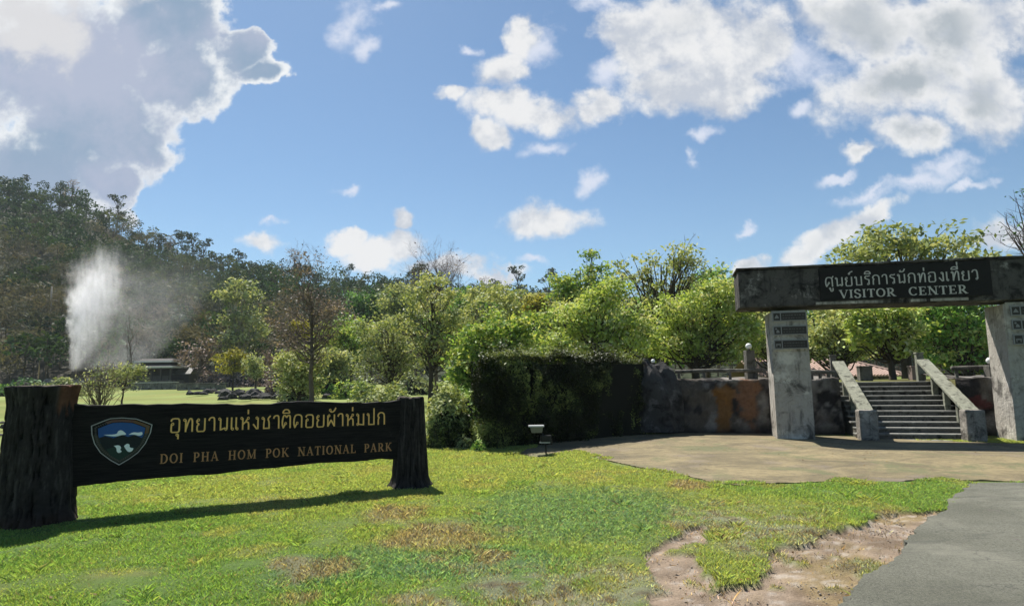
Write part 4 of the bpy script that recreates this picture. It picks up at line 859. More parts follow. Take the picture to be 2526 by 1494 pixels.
flat('cloud', spl([(450, 610), (780, 600), (800, 520), (880, 490), (960, 540), (1020, 605), (880, 615), (780, 650), (600, 640)]), -.0882, cl)
flat('cloud', spl([(1060, 605), (1180, 540), (1300, 560), (1390, 530), (1410, 600), (1330, 640), (1200, 600)]), -.0882, cl)
flat('bird', spl([(700, 880), (830, 855), (890, 920), (850, 980), (910, 1010), (830, 1060), (770, 1020), (770, 950), (740, 900)]), -.0892, cl)
flat('bird', spl([(950, 880), (1030, 815), (1095, 850), (1080, 900), (1120, 930), (1190, 930), (1150, 1010), (1060, 1035), (990, 960)]), -.0892, cl)
tk = MB(); A, B = ring(OUT, .91, .80)
for i in range(len(A)):
    for f in (.1, .3, .5, .7, .9):
        j = (i + 1) % len(A); p = np.array(A[i]) * (1 - f) + np.array(A[j]) * f; q = np.array(B[i]) * (1 - f) + np.array(B[j]) * f; d = np.array([q[1] - p[1], p[0] - q[0]]); d = d / np.linalg.norm(d) * 9
        p2, q2 = p * .8 + q * .2, p * .25 + q * .75
        tk.prism(epoly([p2 + d, q2 + d, q2 - d, p2 - d]), -.079, -.0868)
tk.build('band_marks', pm('mark_grey', (.10, .095, .085)), emb)
# ------------------------------------------------------------------ floodlight
fx, fy = gnd(1347, 1121)
fl = thing('floodlight', 'small floodlight with its sunlit top painted pale on a short black stake in front of the hedge', 'floodlight', (fx, fy, 0))
MB().tube([(0, 0, -.1), (0, 0, .22)], .016, 8).build('stake', M_metal, fl)
MB().box(-.12, .09, -.03, .03, .222, .245).build('bracket', M_alu, fl)
m = MB().box(-.10, .11, -.05, .08, .248, .37); m.box(.085, .125, -.04, .05, .19, .30); m.build('ballast_box', M_metal, fl, bevel=.01)
MB().tube([(-.02, 0, .36), (-.10, .02, .44), (-.17, .03, .46)], .014, 6).build('arm', M_metal, fl)
m = MB(); m.hexa([(-.27, -.02, .42), (-.07, -.02, .42), (-.07, .10, .41), (-.27, .10, .41), (-.30, -.07, .535), (-.05, -.07, .535), (-.05, .12, .535), (-.30, .12, .535)]); m.build('lamp_head', plain('grey_housing', (.16, .165, .17), .5), fl, bevel=.006)
MB().box(-.33, -.03, -.10, .14, .538, .562).build('lit_top_edge', M_alu, fl)  # pale plate paints the sunlit top edge of the housing
# ================================================================== hedge and shrubs
def hedge():
    P = np.array([(-.72, 13.35), (0.3, 13.95), (1.3, 14.75), (2.4, 15.6), (3.6, 16.6), (3.2, 17.6), (1.2, 16.6), (-.75, 15.1)]); rng = np.random.default_rng(9)
    c = P.mean(0); hx = lambda x: 2.20 - 0.10 * np.clip(x + .7, 0, 4) - .22 * smooth(-.2, -.8, x) + 0.55 * (fbm(x, x * 0, 1.6, 3, 4) - .5)
    t = thing('hedge', 'tall dark clipped hedge with flat front between the lawn and the rock wall', 'hedge', (c[0], c[1], 0)); pts = []; nr = []
    for i in range(len(P)):
        a, b = P[i], P[(i + 1) % len(P)]; L = np.linalg.norm(b - a); d = (b - a) / L; n = np.array([d[1], -d[0]]); k = int(L * 2.2 * (2300 if i in (0, 1, 2, 3, 7) else 350)); f = rng.random(k); z = rng.random(k) ** .9
        p = a + d * (f * L)[:, None]; H = hx(p[:, 0]); z = z * H; q = fbm(p[:, 0] * 1.2 + p[:, 1], z * 1.2, 1.6, 4, 15)
        ins = rng.uniform(-.12, .07, k) + (q - .5) * .85 - .20 * smooth(.8, 1.0, z / H) ** 2 - .22 * (smooth(.12, 0, f) + smooth(.88, 1, f)) * (i in (7, 0, 6)); p = p + n * ins[:, None]
        pts.append(np.stack([p[:, 0], p[:, 1], z], 1)); nr.append(np.stack([np.full(k, n[0]), np.full(k, n[1]), np.full(k, .25)], 1))
    k = 60000; p = rng.uniform(P.min(0), P.max(0), (k, 2)); p = p[inpoly(p[:, 0], p[:, 1], P)]; k = len(p)
    pts.append(np.stack([p[:, 0], p[:, 1], hx(p[:, 0]) - .03 + rng.exponential(.07, k) * (fbm(p[:, 0], p[:, 1], 3, 3, 6) * 2) - .05], 1)); nr.append(np.zeros((k, 3)) + (0, 0, 1))
    pts = np.concatenate(pts) - np.array([c[0], c[1], 0]); nr = np.concatenate(nr); n = len(pts)
    V, F = leafquads(pts, rng.uniform(.018, .045, n), rng, .2, .5, nr)
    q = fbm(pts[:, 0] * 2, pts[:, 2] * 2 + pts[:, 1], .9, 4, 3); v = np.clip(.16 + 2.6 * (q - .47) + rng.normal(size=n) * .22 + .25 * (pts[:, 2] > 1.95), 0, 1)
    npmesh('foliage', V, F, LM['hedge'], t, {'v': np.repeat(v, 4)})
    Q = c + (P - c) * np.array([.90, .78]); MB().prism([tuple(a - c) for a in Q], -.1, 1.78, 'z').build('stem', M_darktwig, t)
hedge()
s = gnd(1105, 1108); shrub('clipped_shrub', 'rounded clipped shrub, its shaded underside put into dark leaves, just right of the smaller log post', (s[0], s[1] + .6, 0), (.56, .55, .80), LM['hedge'], 6500, .036, 3, rough=.12)
s = at(1108, 1000, 14.2); shrub('leafy_shrub', 'sunlit upper part of the clipped shrub, put into lighter olive leaves', (s[0] - .08, s[1], .0), (.52, .5, 1.22), LM['olive'], 4200, .045, 4, core=.7, rough=.3)  # lit top and shaded lower part of one dome, painted as two leaf colours
s = at(940, 1000, 15.2); shrub('leafy_shrub', 'dense olive shrub peeping over the board beside the smaller log post', (s[0], s[1], 0), (.85, .7, 1.42), LM['olive'], 6500, .05, 5, core=.75, rough=.3)
s = at(1145, 1100, 13.6); shrub('small_plant', 'small leafy plant in the gap between the shrub and the hedge', (s[0], s[1], 0), (.20, .2, .26), LM['grey'], 320, .035, 6, core=.5, cat='plant')
s = at(1182, 1108, 13.2); shrub('small_plant', 'low dark plant at the foot of the hedge end', (s[0], s[1], 0), (.16, .16, .20), LM['green'], 240, .03, 7, core=.5, cat='plant')
# ================================================================== trees
tree('sparse_tree', 'tall thin tree with bare purplish twigs behind the middle of the board', 31, 770, [(766, 690, 58, 72), (715, 790, 62, 66), (812, 780, 55, 76), (762, 850, 62, 46)], LM['brown'], tr=.13, ncl=70, nlf=20, ls=.07, spread=.40, seed=11, twig=5, bark=M_greytwig, fork=.62)
tree('young_tree', 'small yellow green tree whose crown shows beside the thin bare trunk', 34, 742, [(742, 806, 26, 15), (755, 830, 20, 16)], LM['gold'], tr=.05, ncl=16, nlf=60, ls=.07, spread=.3, seed=111)
tree('branching_tree', 'yellow green tree with dark forked trunk standing left of the hedge', 35, 1062, [(1070, 752, 78, 62), (1062, 850, 70, 62), (1010, 835, 48, 56), (1112, 830, 46, 60), (1040, 700, 46, 30)], LM['olive'], tr=.17, ncl=110, nlf=70, ls=.10, spread=.42, seed=12, fork=.5)
tree('bare_tree', 'leafless twiggy tree top rising above the forked yellow green tree', 45, 1076, [(1068, 655, 62, 60), (1028, 690, 34, 34), (1118, 672, 34, 42)], LM['brown'], tr=.16, ncl=46, nlf=3, ls=.08, spread=.6, seed=13, twig=6, bark=M_greytwig, fork=.6)
tree('young_tree', 'airy olive tree with thin trunk left of the forked tree', 38, 966, [(945, 830, 66, 46), (925, 888, 58, 48), (985, 880, 42, 44)], LM['grey'], tr=.11, ncl=80, nlf=60, ls=.09, spread=.42, seed=14)
tree('hillside_tree', 'tall pale olive tree at the foot of the wooded hill', 92, 590, [(585, 742, 46, 40), (592, 800, 50, 46), (580, 850, 40, 36)], LM['grey'], tr=.3, ncl=70, nlf=70, ls=.28, spread=1.1, seed=15, bark=M_palebark)
tree('young_tree', 'small bright yellow green tree right of the pavilions', 68, 576, [(575, 892, 35, 26), (566, 876, 22, 18)], LM['gold'], tr=.11, ncl=36, nlf=60, ls=.17, spread=.5, seed=16)
tree('young_tree', 'small greyish tree with a dark trunk on the far lawn', 60, 632, [(632, 905, 26, 26), (628, 885, 18, 18)], LM['grey'], tr=.12, ncl=26, nlf=45, ls=.13, spread=.45, seed=17)
tree('leafy_tree', 'bright green rounded tree behind the airy olive tree', 56, 868, [(872, 818, 58, 34), (828, 860, 52, 34), (890, 860, 50, 30)], LM['bright'], tr=.18, ncl=70, nlf=70, ls=.15, spread=.6, seed=18)
tree('leafy_tree', 'drooping olive tree growing round the thin bare trunk', 33, 738, [(740, 925, 56, 52), (716, 890, 40, 40), (770, 900, 36, 60)], LM['olive'], tr=.10, ncl=80, nlf=55, ls=.085, spread=.36, seed=19)
tree('leafy_tree', 'lush bright green tree directly behind the hedge end', 24, 1190, [(1235, 830, 84, 52), (1160, 905, 54, 62), (1300, 812, 54, 40), (1178, 960, 56, 40), (1265, 870, 80, 50)], LM['bright'], tr=.14, ncl=130, nlf=85, ls=.085, spread=.34, seed=20)
tree('feathery_tree', 'tall feathery green tree with pointed top above the hedge', 42, 1442, [(1448, 648, 30, 38), (1432, 700, 62, 42), (1482, 682, 34, 34), (1400, 745, 56, 40), (1470, 750, 60, 40)], LM['bright'], tr=.2, ncl=100, nlf=60, ls=.12, spread=.45, seed=21, twig=1)
tree('spreading_tree', 'tall spreading olive tree with visible branches against the sky', 30, 1638, [(1640, 632, 76, 46), (1570, 668, 56, 56), (1705, 680, 56, 56), (1635, 735, 96, 56), (1560, 760, 60, 50)], LM['olive'], tr=.2, ncl=120, nlf=34, ls=.095, spread=.36, seed=22, twig=2)
tree('leafy_tree', 'pale yellow green tree just above the middle of the hedge', 23, 1490, [(1478, 790, 88, 70), (1418, 850, 60, 48), (1555, 830, 78, 56), (1510, 725, 50, 40)], LM['yellow'], tr=.14, ncl=150, nlf=75, ls=.075, spread=.33, seed=23)
tree('leafy_tree', 'broad yellow green tree between the spreading tree and the gateway', 25, 1715, [(1716, 770, 88, 66), (1790, 745, 66, 60), (1650, 840, 90, 56), (1760, 850, 90, 52), (1830, 820, 50, 60)], LM['yellow'], tr=.17, ncl=190, nlf=75, ls=.08, spread=.36, seed=24)
tree('leafy_tree', 'olive tree whose top shows just left of the beam end', 36, 1850, [(1830, 715, 60, 34), (1760, 700, 50, 30), (1870, 740, 50, 50)], LM['green'], tr=.2, ncl=70, nlf=70, ls=.11, spread=.45, seed=25)
tree('large_tree', 'large tree with broad leafy crown rising above the gateway beam', 28, 2235, [(2195, 598, 82, 44), (2110, 650, 76, 44), (2300, 632, 105, 52), (2395, 668, 72, 44), (2200, 720, 120, 60), (2310, 745, 110, 56), (2040, 640, 40, 22)], LM['olive'], tr=.26, ncl=190, nlf=48, ls=.115, spread=.40, seed=26)
tree('leafy_tree', 'bright big leaved tree seen through the gateway above the stairs', 20.5, 2200, [(2160, 785, 66, 44), (2215, 840, 60, 46), (2130, 830, 40, 30), (2250, 800, 40, 40)], LM['yellow'], tr=.12, ncl=80, nlf=55, ls=.09, spread=.27, seed=27)
tree('leafy_tree', 'dark green tree filling the gateway beside the inner edge of the pillar in the sun', 25, 2385, [(2385, 810, 66, 84), (2325, 860, 50, 56), (2420, 880, 40, 50), (2300, 790, 40, 50)], LM['green'], tr=.18, ncl=120, nlf=75, ls=.085, spread=.33, seed=28)
tree('leafy_tree', 'dark olive tree behind the tiled roof building', 43, 2040, [(2030, 790, 64, 66), (2080, 850, 50, 50), (1975, 840, 60, 60), (2110, 780, 50, 50)], LM['green'], tr=.2, ncl=110, nlf=75, ls=.14, spread=.52, seed=29)
tree('leafy_tree', 'olive tree in the distance behind the lush bright tree', 50, 1285, [(1290, 765, 62, 40), (1240, 740, 40, 30), (1350, 780, 50, 40)], LM['olive'], tr=.2, ncl=70, nlf=70, ls=.14, spread=.6, seed=30)
tree('flowering_tree', 'tree with golden yellow crown left of the feathery tree', 46, 1335, [(1335, 752, 44, 20), (1318, 742, 28, 14)], LM['gold'], tr=.16, ncl=34, nlf=70, ls=.12, spread=.4, seed=31)
tree('leafy_tree', 'dull green tree in the distance right of the forked tree', 58, 1190, [(1190, 745, 52, 44), (1165, 800, 48, 44), (1225, 800, 40, 40)], LM['olive'], tr=.22, ncl=70, nlf=70, ls=.17, spread=.7, seed=32)
tree('roadside_tree', 'thinly leaved tree reaching into the picture above the beam end', 19, 2640, [(2500, 540, 42, 50), (2560, 480, 40, 50), (2560, 590, 60, 50)], LM['dark'], tr=.14, ncl=34, nlf=5, ls=.055, spread=.36, seed=33, twig=3, bark=M_greytwig)
tree('bare_shrub', 'leafless twiggy bush right behind the larger log post', 15.5, 250, [(245, 935, 42, 34), (285, 955, 40, 26), (222, 965, 26, 24)], LM['grey'], tr=.035, ncl=34, nlf=16, ls=.03, spread=.16, seed=34, twig=3, bark=M_greytwig, cat='shrub')
tree('bare_shrub', 'grey green bush in front of the larger pavilion', 34, 305, [(305, 915, 44, 28), (280, 930, 30, 22)], LM['grey'], tr=.06, ncl=50, nlf=55, ls=.07, spread=.28, seed=35, twig=1, cat='shrub')
tree('bare_tree', 'thin bare tree standing in the drifting spray', 84, 325, [(330, 800, 24, 50), (318, 850, 20, 40)], LM['brown'], tr=.10, ncl=16, nlf=0, ls=.12, spread=.6, seed=36, twig=1, bark=M_greytwig)
tree('bare_tree', 'low purplish bare tree behind the smaller hut', 88, 490, [(480, 880, 38, 30), (520, 860, 34, 30)], LM['brown'], tr=.16, ncl=44, nlf=40, ls=.18, spread=.7, seed=37, twig=2, bark=M_greytwig)
tree('bare_tree', 'greyish twiggy tree between the two thin young trees', 74, 690, [(690, 880, 38, 36), (670, 910, 30, 26)], LM['brown'], tr=.14, ncl=44, nlf=40, ls=.16, spread=.55, seed=38, twig=2, bark=M_greytwig)
tree('leafy_tree', 'olive tree in front of the dark slope left of the airy olive tree', 47, 838, [(835, 905, 46, 36), (800, 890, 34, 34)], LM['grey'], tr=.14, ncl=60, nlf=60, ls=.12, spread=.5, seed=39)
tree('leafy_tree', 'dark green tree on the slope above the bright rounded tree', 96, 915, [(915, 745, 50, 44), (960, 770, 50, 44), (880, 790, 40, 36)], LM['dark'], tr=.3, ncl=80, nlf=70, ls=.26, spread=1.1, seed=40)
tree('leafy_tree', 'brownish olive tree on the slope left of the forked tree', 80, 985, [(985, 745, 48, 40), (1000, 790, 46, 36)], LM['grey'], tr=.25, ncl=66, nlf=70, ls=.22, spread=.9, seed=41)
tree('leafy_tree', 'fresh green tree behind the hedge between the feathery tree and the pale yellow one', 34, 1400, [(1400, 800, 66, 50), (1370, 850, 60, 50), (1440, 790, 50, 50)], LM['bright'], tr=.17, ncl=90, nlf=75, ls=.10, spread=.42, seed=71)
tree('leafy_tree', 'mid green tree filling the gap below the spreading tree', 34, 1600, [(1600, 790, 80, 60), (1560, 850, 70, 50), (1660, 850, 60, 50)], LM['green'], tr=.17, ncl=110, nlf=75, ls=.10, spread=.42, seed=72)
tree('leafy_tree', 'tall green tree just behind the near pillar of the gateway', 33, 1930, [(1900, 770, 64, 60), (1860, 830, 60, 60), (1950, 840, 60, 60)], LM['olive'], tr=.18, ncl=110, nlf=75, ls=.10, spread=.42, seed=73)
tree('leafy_tree', 'green tree standing between the spreading tree and the beam end', 40, 1745, [(1750, 730, 60, 46), (1700, 770, 60, 50), (1800, 780, 50, 50)], LM['bright'], tr=.18, ncl=90, nlf=75, ls=.12, spread=.5, seed=74)
tree('leafy_tree', 'leafy tree visible through the gateway left of the bright big leaved tree', 30, 2070, [(2060, 800, 60, 50), (2020, 850, 50, 46), (2100, 860, 50, 40)], LM['olive'], tr=.16, ncl=90, nlf=75, ls=.09, spread=.38, seed=75)
tree('leafy_tree', 'tall dull green tree between the forked tree and the golden crown', 66, 1130, [(1140, 745, 50, 36), (1110, 790, 50, 40), (1240, 765, 46, 36)], LM['green'], tr=.22, ncl=70, nlf=70, ls=.19, spread=.75, seed=76)
for (px, py, Y, r, lm, lb, sd) in [(60, 935, 62, (3.4, 2, 1.5), 'dark', 'dark green bush at the far lawn edge left of the log post', 51), (150, 925, 58, (2.2, 1.6, 1.6), 'grey', 'pale grey bush beside the spring rocks', 52),
        (880, 950, 44, (1.6, 1.3, 1.2), 'bright', 'bright low bush below the airy olive tree', 53), (730, 955, 41, (1.2, 1.0, 1.6), 'grey', 'greyish bush beside the pale rock', 54),
        (1160, 975, 21, (.9, .8, 1.1), 'bright', 'bright green low bush beside the hedge end', 55), (560, 925, 86, (4.5, 2, 2.0), 'brown', 'dark brown thicket behind the small yellow tree', 56), (680, 925, 84, (4.5, 2, 2.0), 'brown', 'dark brown thicket behind the small greyish tree', 57),
        (460, 915, 96, (5.5, 2.5, 3.0), 'brown', 'purplish brown thicket behind the smaller hut', 58), (1010, 935, 50, (2.4, 1.5, 1.5), 'grey', 'pale olive bush beyond the forked trunk', 59), (700, 948, 47, (1.5, 1.2, 1.3), 'brown', 'low brown bush right of the rock pile', 60),
        (800, 935, 55, (2.6, 1.6, 1.7), 'green', 'green bush behind the drooping olive tree', 61), (20, 955, 70, (3.0, 2, .9), 'green', 'low green bush beyond the far lawn', 62)]:
    c = at(px, py, Y); shrub('leafy_shrub' if lm != 'brown' else 'thicket', lb, (c[0], Y, float(zg(c[0], Y)) - .05), r, LM[lm], 1500, .0022 * Y + .03, sd, core=.75, rough=.35, cat='shrub')
# ================================================================== hill forest
def forest():
    rng = np.random.default_rng(77); pts = []
    y = HY0 + 1
    while y < 236:
        st_ = 3.7 + (y - 98) * 0.010; xs = np.arange(-0.98 * y, 0.85 * y, st_); pts.append(np.stack([xs + rng.uniform(-.45, .45, len(xs)) * st_, y + rng.uniform(-.45, .45, len(xs)) * st_], 1)); y += st_ * .95
    P = np.concatenate(pts); nT = len(P); z = hill(P[:, 0], P[:, 1]); u = P[:, 0] / P[:, 1]; t = (P[:, 1] - HY0) / (HY1 - HY0)
    bn = fbm(P[:, 0], P[:, 1], 0.045, 3, 90) + rng.normal(size=nT) * .10 + .12 * smooth(.55, .0, t) + .10 * smooth(-.5, -.8, u) * smooth(.75, .3, t) - .10 * smooth(.6, .9, t)
    bare = bn > .565
    Vs = []; Cs = []
    for k in range(nT):
        h = rng.uniform(4.0, 11.5); rr = rng.uniform(1.7, 4.0); n = 230 if not bare[k] else 190
        if P[k, 1] > 180: n = int(n * .75)
        nl = rng.integers(4, 8); lob = rng.normal(size=(nl, 3)) * np.array([.55, .55, .38]) * rr; lr = rng.uniform(.4, .75, nl) * rr
        i = rng.integers(0, nl, n); d = unit(rng.normal(size=(n, 3))); p = lob[i] + d * (lr[i] * rng.uniform(.45, 1, n) ** .5)[:, None] * np.array([1, 1, .8]) + np.array([0, 0, h * .72])
        p[:, 2] = np.maximum(p[:, 2], .3)
        if bare[k]:
            s = rng.uniform(.35, .8, n); V, _ = leafquads(p, s, rng, 0, .14)
            base = np.array([(0.072, .054, .044), (.060, .050, .044), (.085, .066, .046), (.05, .047, .04)][rng.integers(4)])
        else:
            s = rng.uniform(.26, .52, n); V, _ = leafquads(p, s, rng, .8, .55)
            base = np.array([(.016, .030, .013), (.024, .040, .015), (.034, .046, .016), (.014, .026, .017), (.05, .052, .018)][rng.choice(5, p=[.3, .25, .17, .2, .08])])
        c = base * np.array([1.5, 1.8, 1.65]) * rng.uniform(.7, 1.3) * (0.85 + .3 * rng.random((n, 1)))
        a = rng.uniform(0, 2 * PI, 3); tk_ = np.array([[-.12, 0, 0], [.12, 0, 0], [.08, 0, h * .75], [-.08, 0, h * .75]])
        Vs += [V + np.array([P[k, 0], P[k, 1], z[k]]), tk_ + np.array([P[k, 0], P[k, 1], z[k]])]; Cs += [np.repeat(c, 4, 0), np.zeros((4, 3)) + ((.16, .14, .12) if rng.random() < .25 else (.05, .042, .036))]
    V = np.concatenate(Vs); F = np.arange(len(V)).reshape(-1, 4)
    o = npmesh('hillside_forest', V, F, M_forest, attrs={'col': np.concatenate(Cs)})
    tag(o, 'mixed dark green and leafless brown forest covering the hillside', 'forest', kind='stuff')
    # trees along the crest
    protos = []
    rng = np.random.default_rng(5); k = 0; u = -0.93
    names = [('crest_tree', 'dark evergreen tree on the crest of the wooded hill', 0), ('crest_tree', 'slim ragged tree with gaps on the hill crest', 1), ('crest_tree', 'round crowned tree on the hill crest', 2), ('bare_tree', 'leafless tree sticking up from the hill crest', 3)]
    made = {}
    while u < .70:
        q = int(rng.choice(4, p=[.36, .24, .28, .12])); Y = HY1 + rng.uniform(-9, 1); x = u * Y; zz = float(hill(x, Y)) - .3; sc = rng.choice([.55, .7, .85, 1.0, 1.2, 1.4])
        if q not in made:
            t = thing(names[q][0], names[q][1], 'tree', (x, Y, zz), 'trees along the hill crest: ' + ('dark', 'ragged', 'round', 'leafless')[q]); n = (520, 300, 520, 260)[q]; r2 = np.random.default_rng(100 + q)
            H = (11, 12.5, 9, 11)[q]; nl = (9, 12, 8, 14)[q]; f = r2.uniform(.35, 1, nl); lob = np.stack([r2.normal(size=nl) * 1.6 * (1.15 - f * .6), r2.normal(size=nl) * 1.6 * (1.15 - f * .6), H * f], 1); i = r2.integers(0, nl, n)
            p = lob[i] + unit(r2.normal(size=(n, 3))) * (r2.uniform(.2, 1, n) ** .5 * (1.5, 1.0, 1.6, 1.3)[q])[:, None] * np.array([1, 1, .6])
            V, F = leafquads(p, r2.uniform(.25, .5, n) * (1.5 if q == 3 else 1), r2, .6 if q < 3 else 0, .5 if q < 3 else .10)
            npmesh('crown', V, F, (LM['crest'], LM['crest'], LM['crest'], LM['brown'])[q], t, {'v': np.repeat(r2.random(n), 4)})
            mb = MB().tube([(0, 0, -1), (.1, 0, H * .5), (0, .1, H * .95)], [.22, .15, .04], 6)
            for L in lob: mb.tube([(0, 0, L[2] * .7), tuple(L)], [.08, .03], 4, cap=False)
            mb.build('trunk', M_bark, t, fix=False); made[q] = t
        else:
            src = made[q]; t = src.copy(); COL.objects.link(t); t.location = (x, Y, zz)
            for ch in src.children:
                c = ch.copy(); COL.objects.link(c); c.parent = t
        t.scale = (sc * rng.uniform(.85, 1.2), sc, sc); t.rotation_euler.z = rng.uniform(0, 6.28); u += rng.uniform(.013, .030)
forest()
c0, c1 = at(117, 838, 118), at(128, 706, 118); t = thing('dead_trunk', 'pale bare leaning trunk on the dark slope left of the spray', 'tree', c0 - np.array([0, 0, 3]))
MB().tube([(0, 0, -1), (0, 0, 3), tuple((c1 - c0) * .5 + np.array([.15, 0, 3])), tuple(c1 - c0 + np.array([0, 0, 3]))], [.30, .26, .2, .12], 7).build('trunk', M_palebark, t, sm=True)
# ================================================================== pavilions, low walls, rocks
M_roof = plain('old_roof', (0.065, 0.060, 0.058), .8, sc=2); M_fascia = plain('white_fascia', (0.70, 0.69, 0.66), .7); M_dark = plain('dark_timber', (0.035, 0.032, 0.03), .8)
def pavilion():
    Y = 88; c = at(390, 938, Y); zb = float(zg(c[0], Y)); zb = c[2] - .1
    t = thing('pavilion', 'open park pavilion with two tier roof and white eaves beside the spring', 'pavilion', (c[0], Y, zb)); s = Y / FPX; w = 50 * s; H = 52 * s; d = 1.9
    MB().box(-w - .3, w + .3, -d - .3, d + .3, -1.4, .12).build('floor', M_stair, t)
    for x in np.linspace(-w + .25, w - .25, 5):
        for y in (-d + .2, d - .2): MB().box(x - .09, x + .09, y - .09, y + .09, .12, H * .60).build('column', M_roof, t)
    MB().box(-w + .4, w - .4, d - .35, d - .28, .12, H * .6).build('wall', M_dark, t)
    def tier(z0, z1, a, b, da, db):
        m = MB(); m.hexa([(-a, -da, z0), (a, -da, z0), (a, da, z0), (-a, da, z0), (-b, -db, z1), (b, -db, z1), (b, db, z1), (-b, db, z1)]); r = m.build('roof', M_roof, t)
        f = MB(); f.box(-a - .05, a + .05, -da - .06, -da + .0, z0 - .14, z0 + .05); f.box(-a - .05, a + .05, da, da + .06, z0 - .14, z0 + .05); f.box(-a - .06, -a, -da, da, z0 - .14, z0 + .05); f.box(a, a + .06, -da, da, z0 - .14, z0 + .05)
        f.build('eaves', M_fascia, r)
    tier(H * .66, H * .80, w + .35, w * .72, d + .5, d * .6); MB().box(-w * .7, w * .7, -d * .55, d * .55, H * .8, H * .90).build('clerestory', M_dark, t); tier(H * .92, H * 1.06, w * .92, w * .74, d * .8, d * .1)
    MB().box(-w + .5, w - .5, -d + .25, -d + .35, .12, .75).build('railing', M_roof, t)
pavilion()
def hut():
    Y = 90; c = at(462, 935, Y); zb = c[2] - .1; t = thing('park_hut', 'small grey gabled hut right of the larger pavilion', 'hut', (c[0], Y, zb)); s = Y / FPX; w, H = 15 * s, 30 * s
    MB().box(-w, w, -1.2, 1.2, -1.4, H * .5).build('wall', M_dark, t)
    for y in (-1.25, 1.25): MB().add([(-w - .4, -1.7, H * .5), (w + .4, -1.7, H * .5), (w + .1, 0, H), (-w - .1, 0, H), (-w - .4, -1.7, H * .5 - .1), (w + .4, -1.7, H * .5 - .1), (w + .1, 0, H - .1), (-w - .1, 0, H - .1)] if y < 0 else [(-w - .4, 1.7, H * .5), (w + .4, 1.7, H * .5), (w + .1, 0.01, H), (-w - .1, 0.01, H), (-w - .4, 1.7, H * .5 - .1), (w + .4, 1.7, H * .5 - .1), (w + .1, 0.01, H - .1), (-w - .1, 0.01, H - .1)],
        [(0, 1, 2, 3), (4, 7, 6, 5), (0, 4, 5, 1), (1, 5, 6, 2), (3, 2, 6, 7), (0, 3, 7, 4)]).build('roof', plain('grey_tin', (.11, .11, .11), .6), t)
    MB().box(-.35, .25, -1.22, -1.2, 0, H * .42).build('door', M_metal, t)
hut()
M_stone = concrete('field_stone', (0.17, 0.165, 0.15), (0.04, 0.04, 0.038), (0.34, .33, .30), .45, 1.2, streak=False)
def lowwall(label, pa, pb, Y, h, sd):
    a, b = at(*pa, Y), at(*pb, Y); L = b[0] - a[0]; t = thing('stone_wall', label, 'wall', (a[0], Y, a[2] - h)); rng = random.Random(sd); m = MB(); x = 0
    while x < L:
        w = rng.uniform(.5, 1.1); m.box(x, min(x + w - .04, L), -.25, .25, -.9, h - .14 + rng.uniform(-.06, .04)); x += w
    m.build('stonework', M_stone, t, bevel=.03); MB().box(-.1, L + .1, -.32, .32, h - .09, h).build('coping', M_pale if sd == 1 else M_stone, t)
lowwall('low stone wall with pale coping in front of the larger pavilion', (325, 943), (436, 945), 76, .75, 1)
lowwall('long low stone wall right of the larger pavilion', (440, 945), (556, 950), 72, .55, 2)
def rockset(L, label, group, mat, name='rock'):
    for (px, py, Y, w, h, sd) in L:
        c = at(px, 950, Y); s = Y / FPX; z = float(zg(c[0], Y)); rock(name, label, (c[0], Y, z + h * s * .35), (w * s * .5, w * s * .42, h * s * .75), sd, mat, group=group, sub=2)
rg = random.Random(4)
rockset([(555 + i * 7.5 + rg.uniform(-6, 6), 0, rg.uniform(41, 52), rg.uniform(20, 40), rg.uniform(13, 25), 200 + i) for i in range(24)], 'grey rock in the scattered rock pile on the lawn beyond the board', 'rocks in the pile beyond the board', M_rock)
rockset([(806 + i * 13, 0, 44 + i * .8, rg.uniform(24, 40), rg.uniform(12, 20), 230 + i) for i in range(5)], 'flat grey rock on the lawn right of the bare trunk', 'rocks right of the bare trunk', M_rock)
rockset([(470 + i * 14, 0, 56 + rg.uniform(-4, 4), rg.uniform(18, 34), rg.uniform(10, 18), 240 + i) for i in range(10)], 'small rock on the lawn below the long low wall', 'rocks below the long low wall', M_rock)
rockset([(120 + i * 15, 0, 96 + rg.uniform(-2, 2), rg.uniform(22, 36), rg.uniform(14, 26), 250 + i) for i in range(9)], 'pale rock of the mound around the hot spring', 'rocks around the hot spring', M_stone)
rockset([(700, 0, 44, 34, 34, 270)], 'pale pointed rock beside the drooping olive tree', None, M_stone, 'boulder')
rockset([(688, 0, 42.5, 30, 18, 271)], 'dark rock in front of the pale pointed rock', None, M_rock)
rockset([(36, 0, 20.5, 52, 26, 260)], 'big dark boulder on the lawn left of the larger log post', None, M_rock, 'boulder')
rockset([(12, 0, 24, 20, 7, 261)], 'small flat rock behind the big dark boulder', None, M_rock); rockset([(10, 0, 18.5, 26, 8, 262)], 'low dark rock in front of the big dark boulder', None, M_rock); rockset([(2, 0, 15, 14, 14, 263)], 'dark rock at the lawn edge nearest the path', None, M_rock)
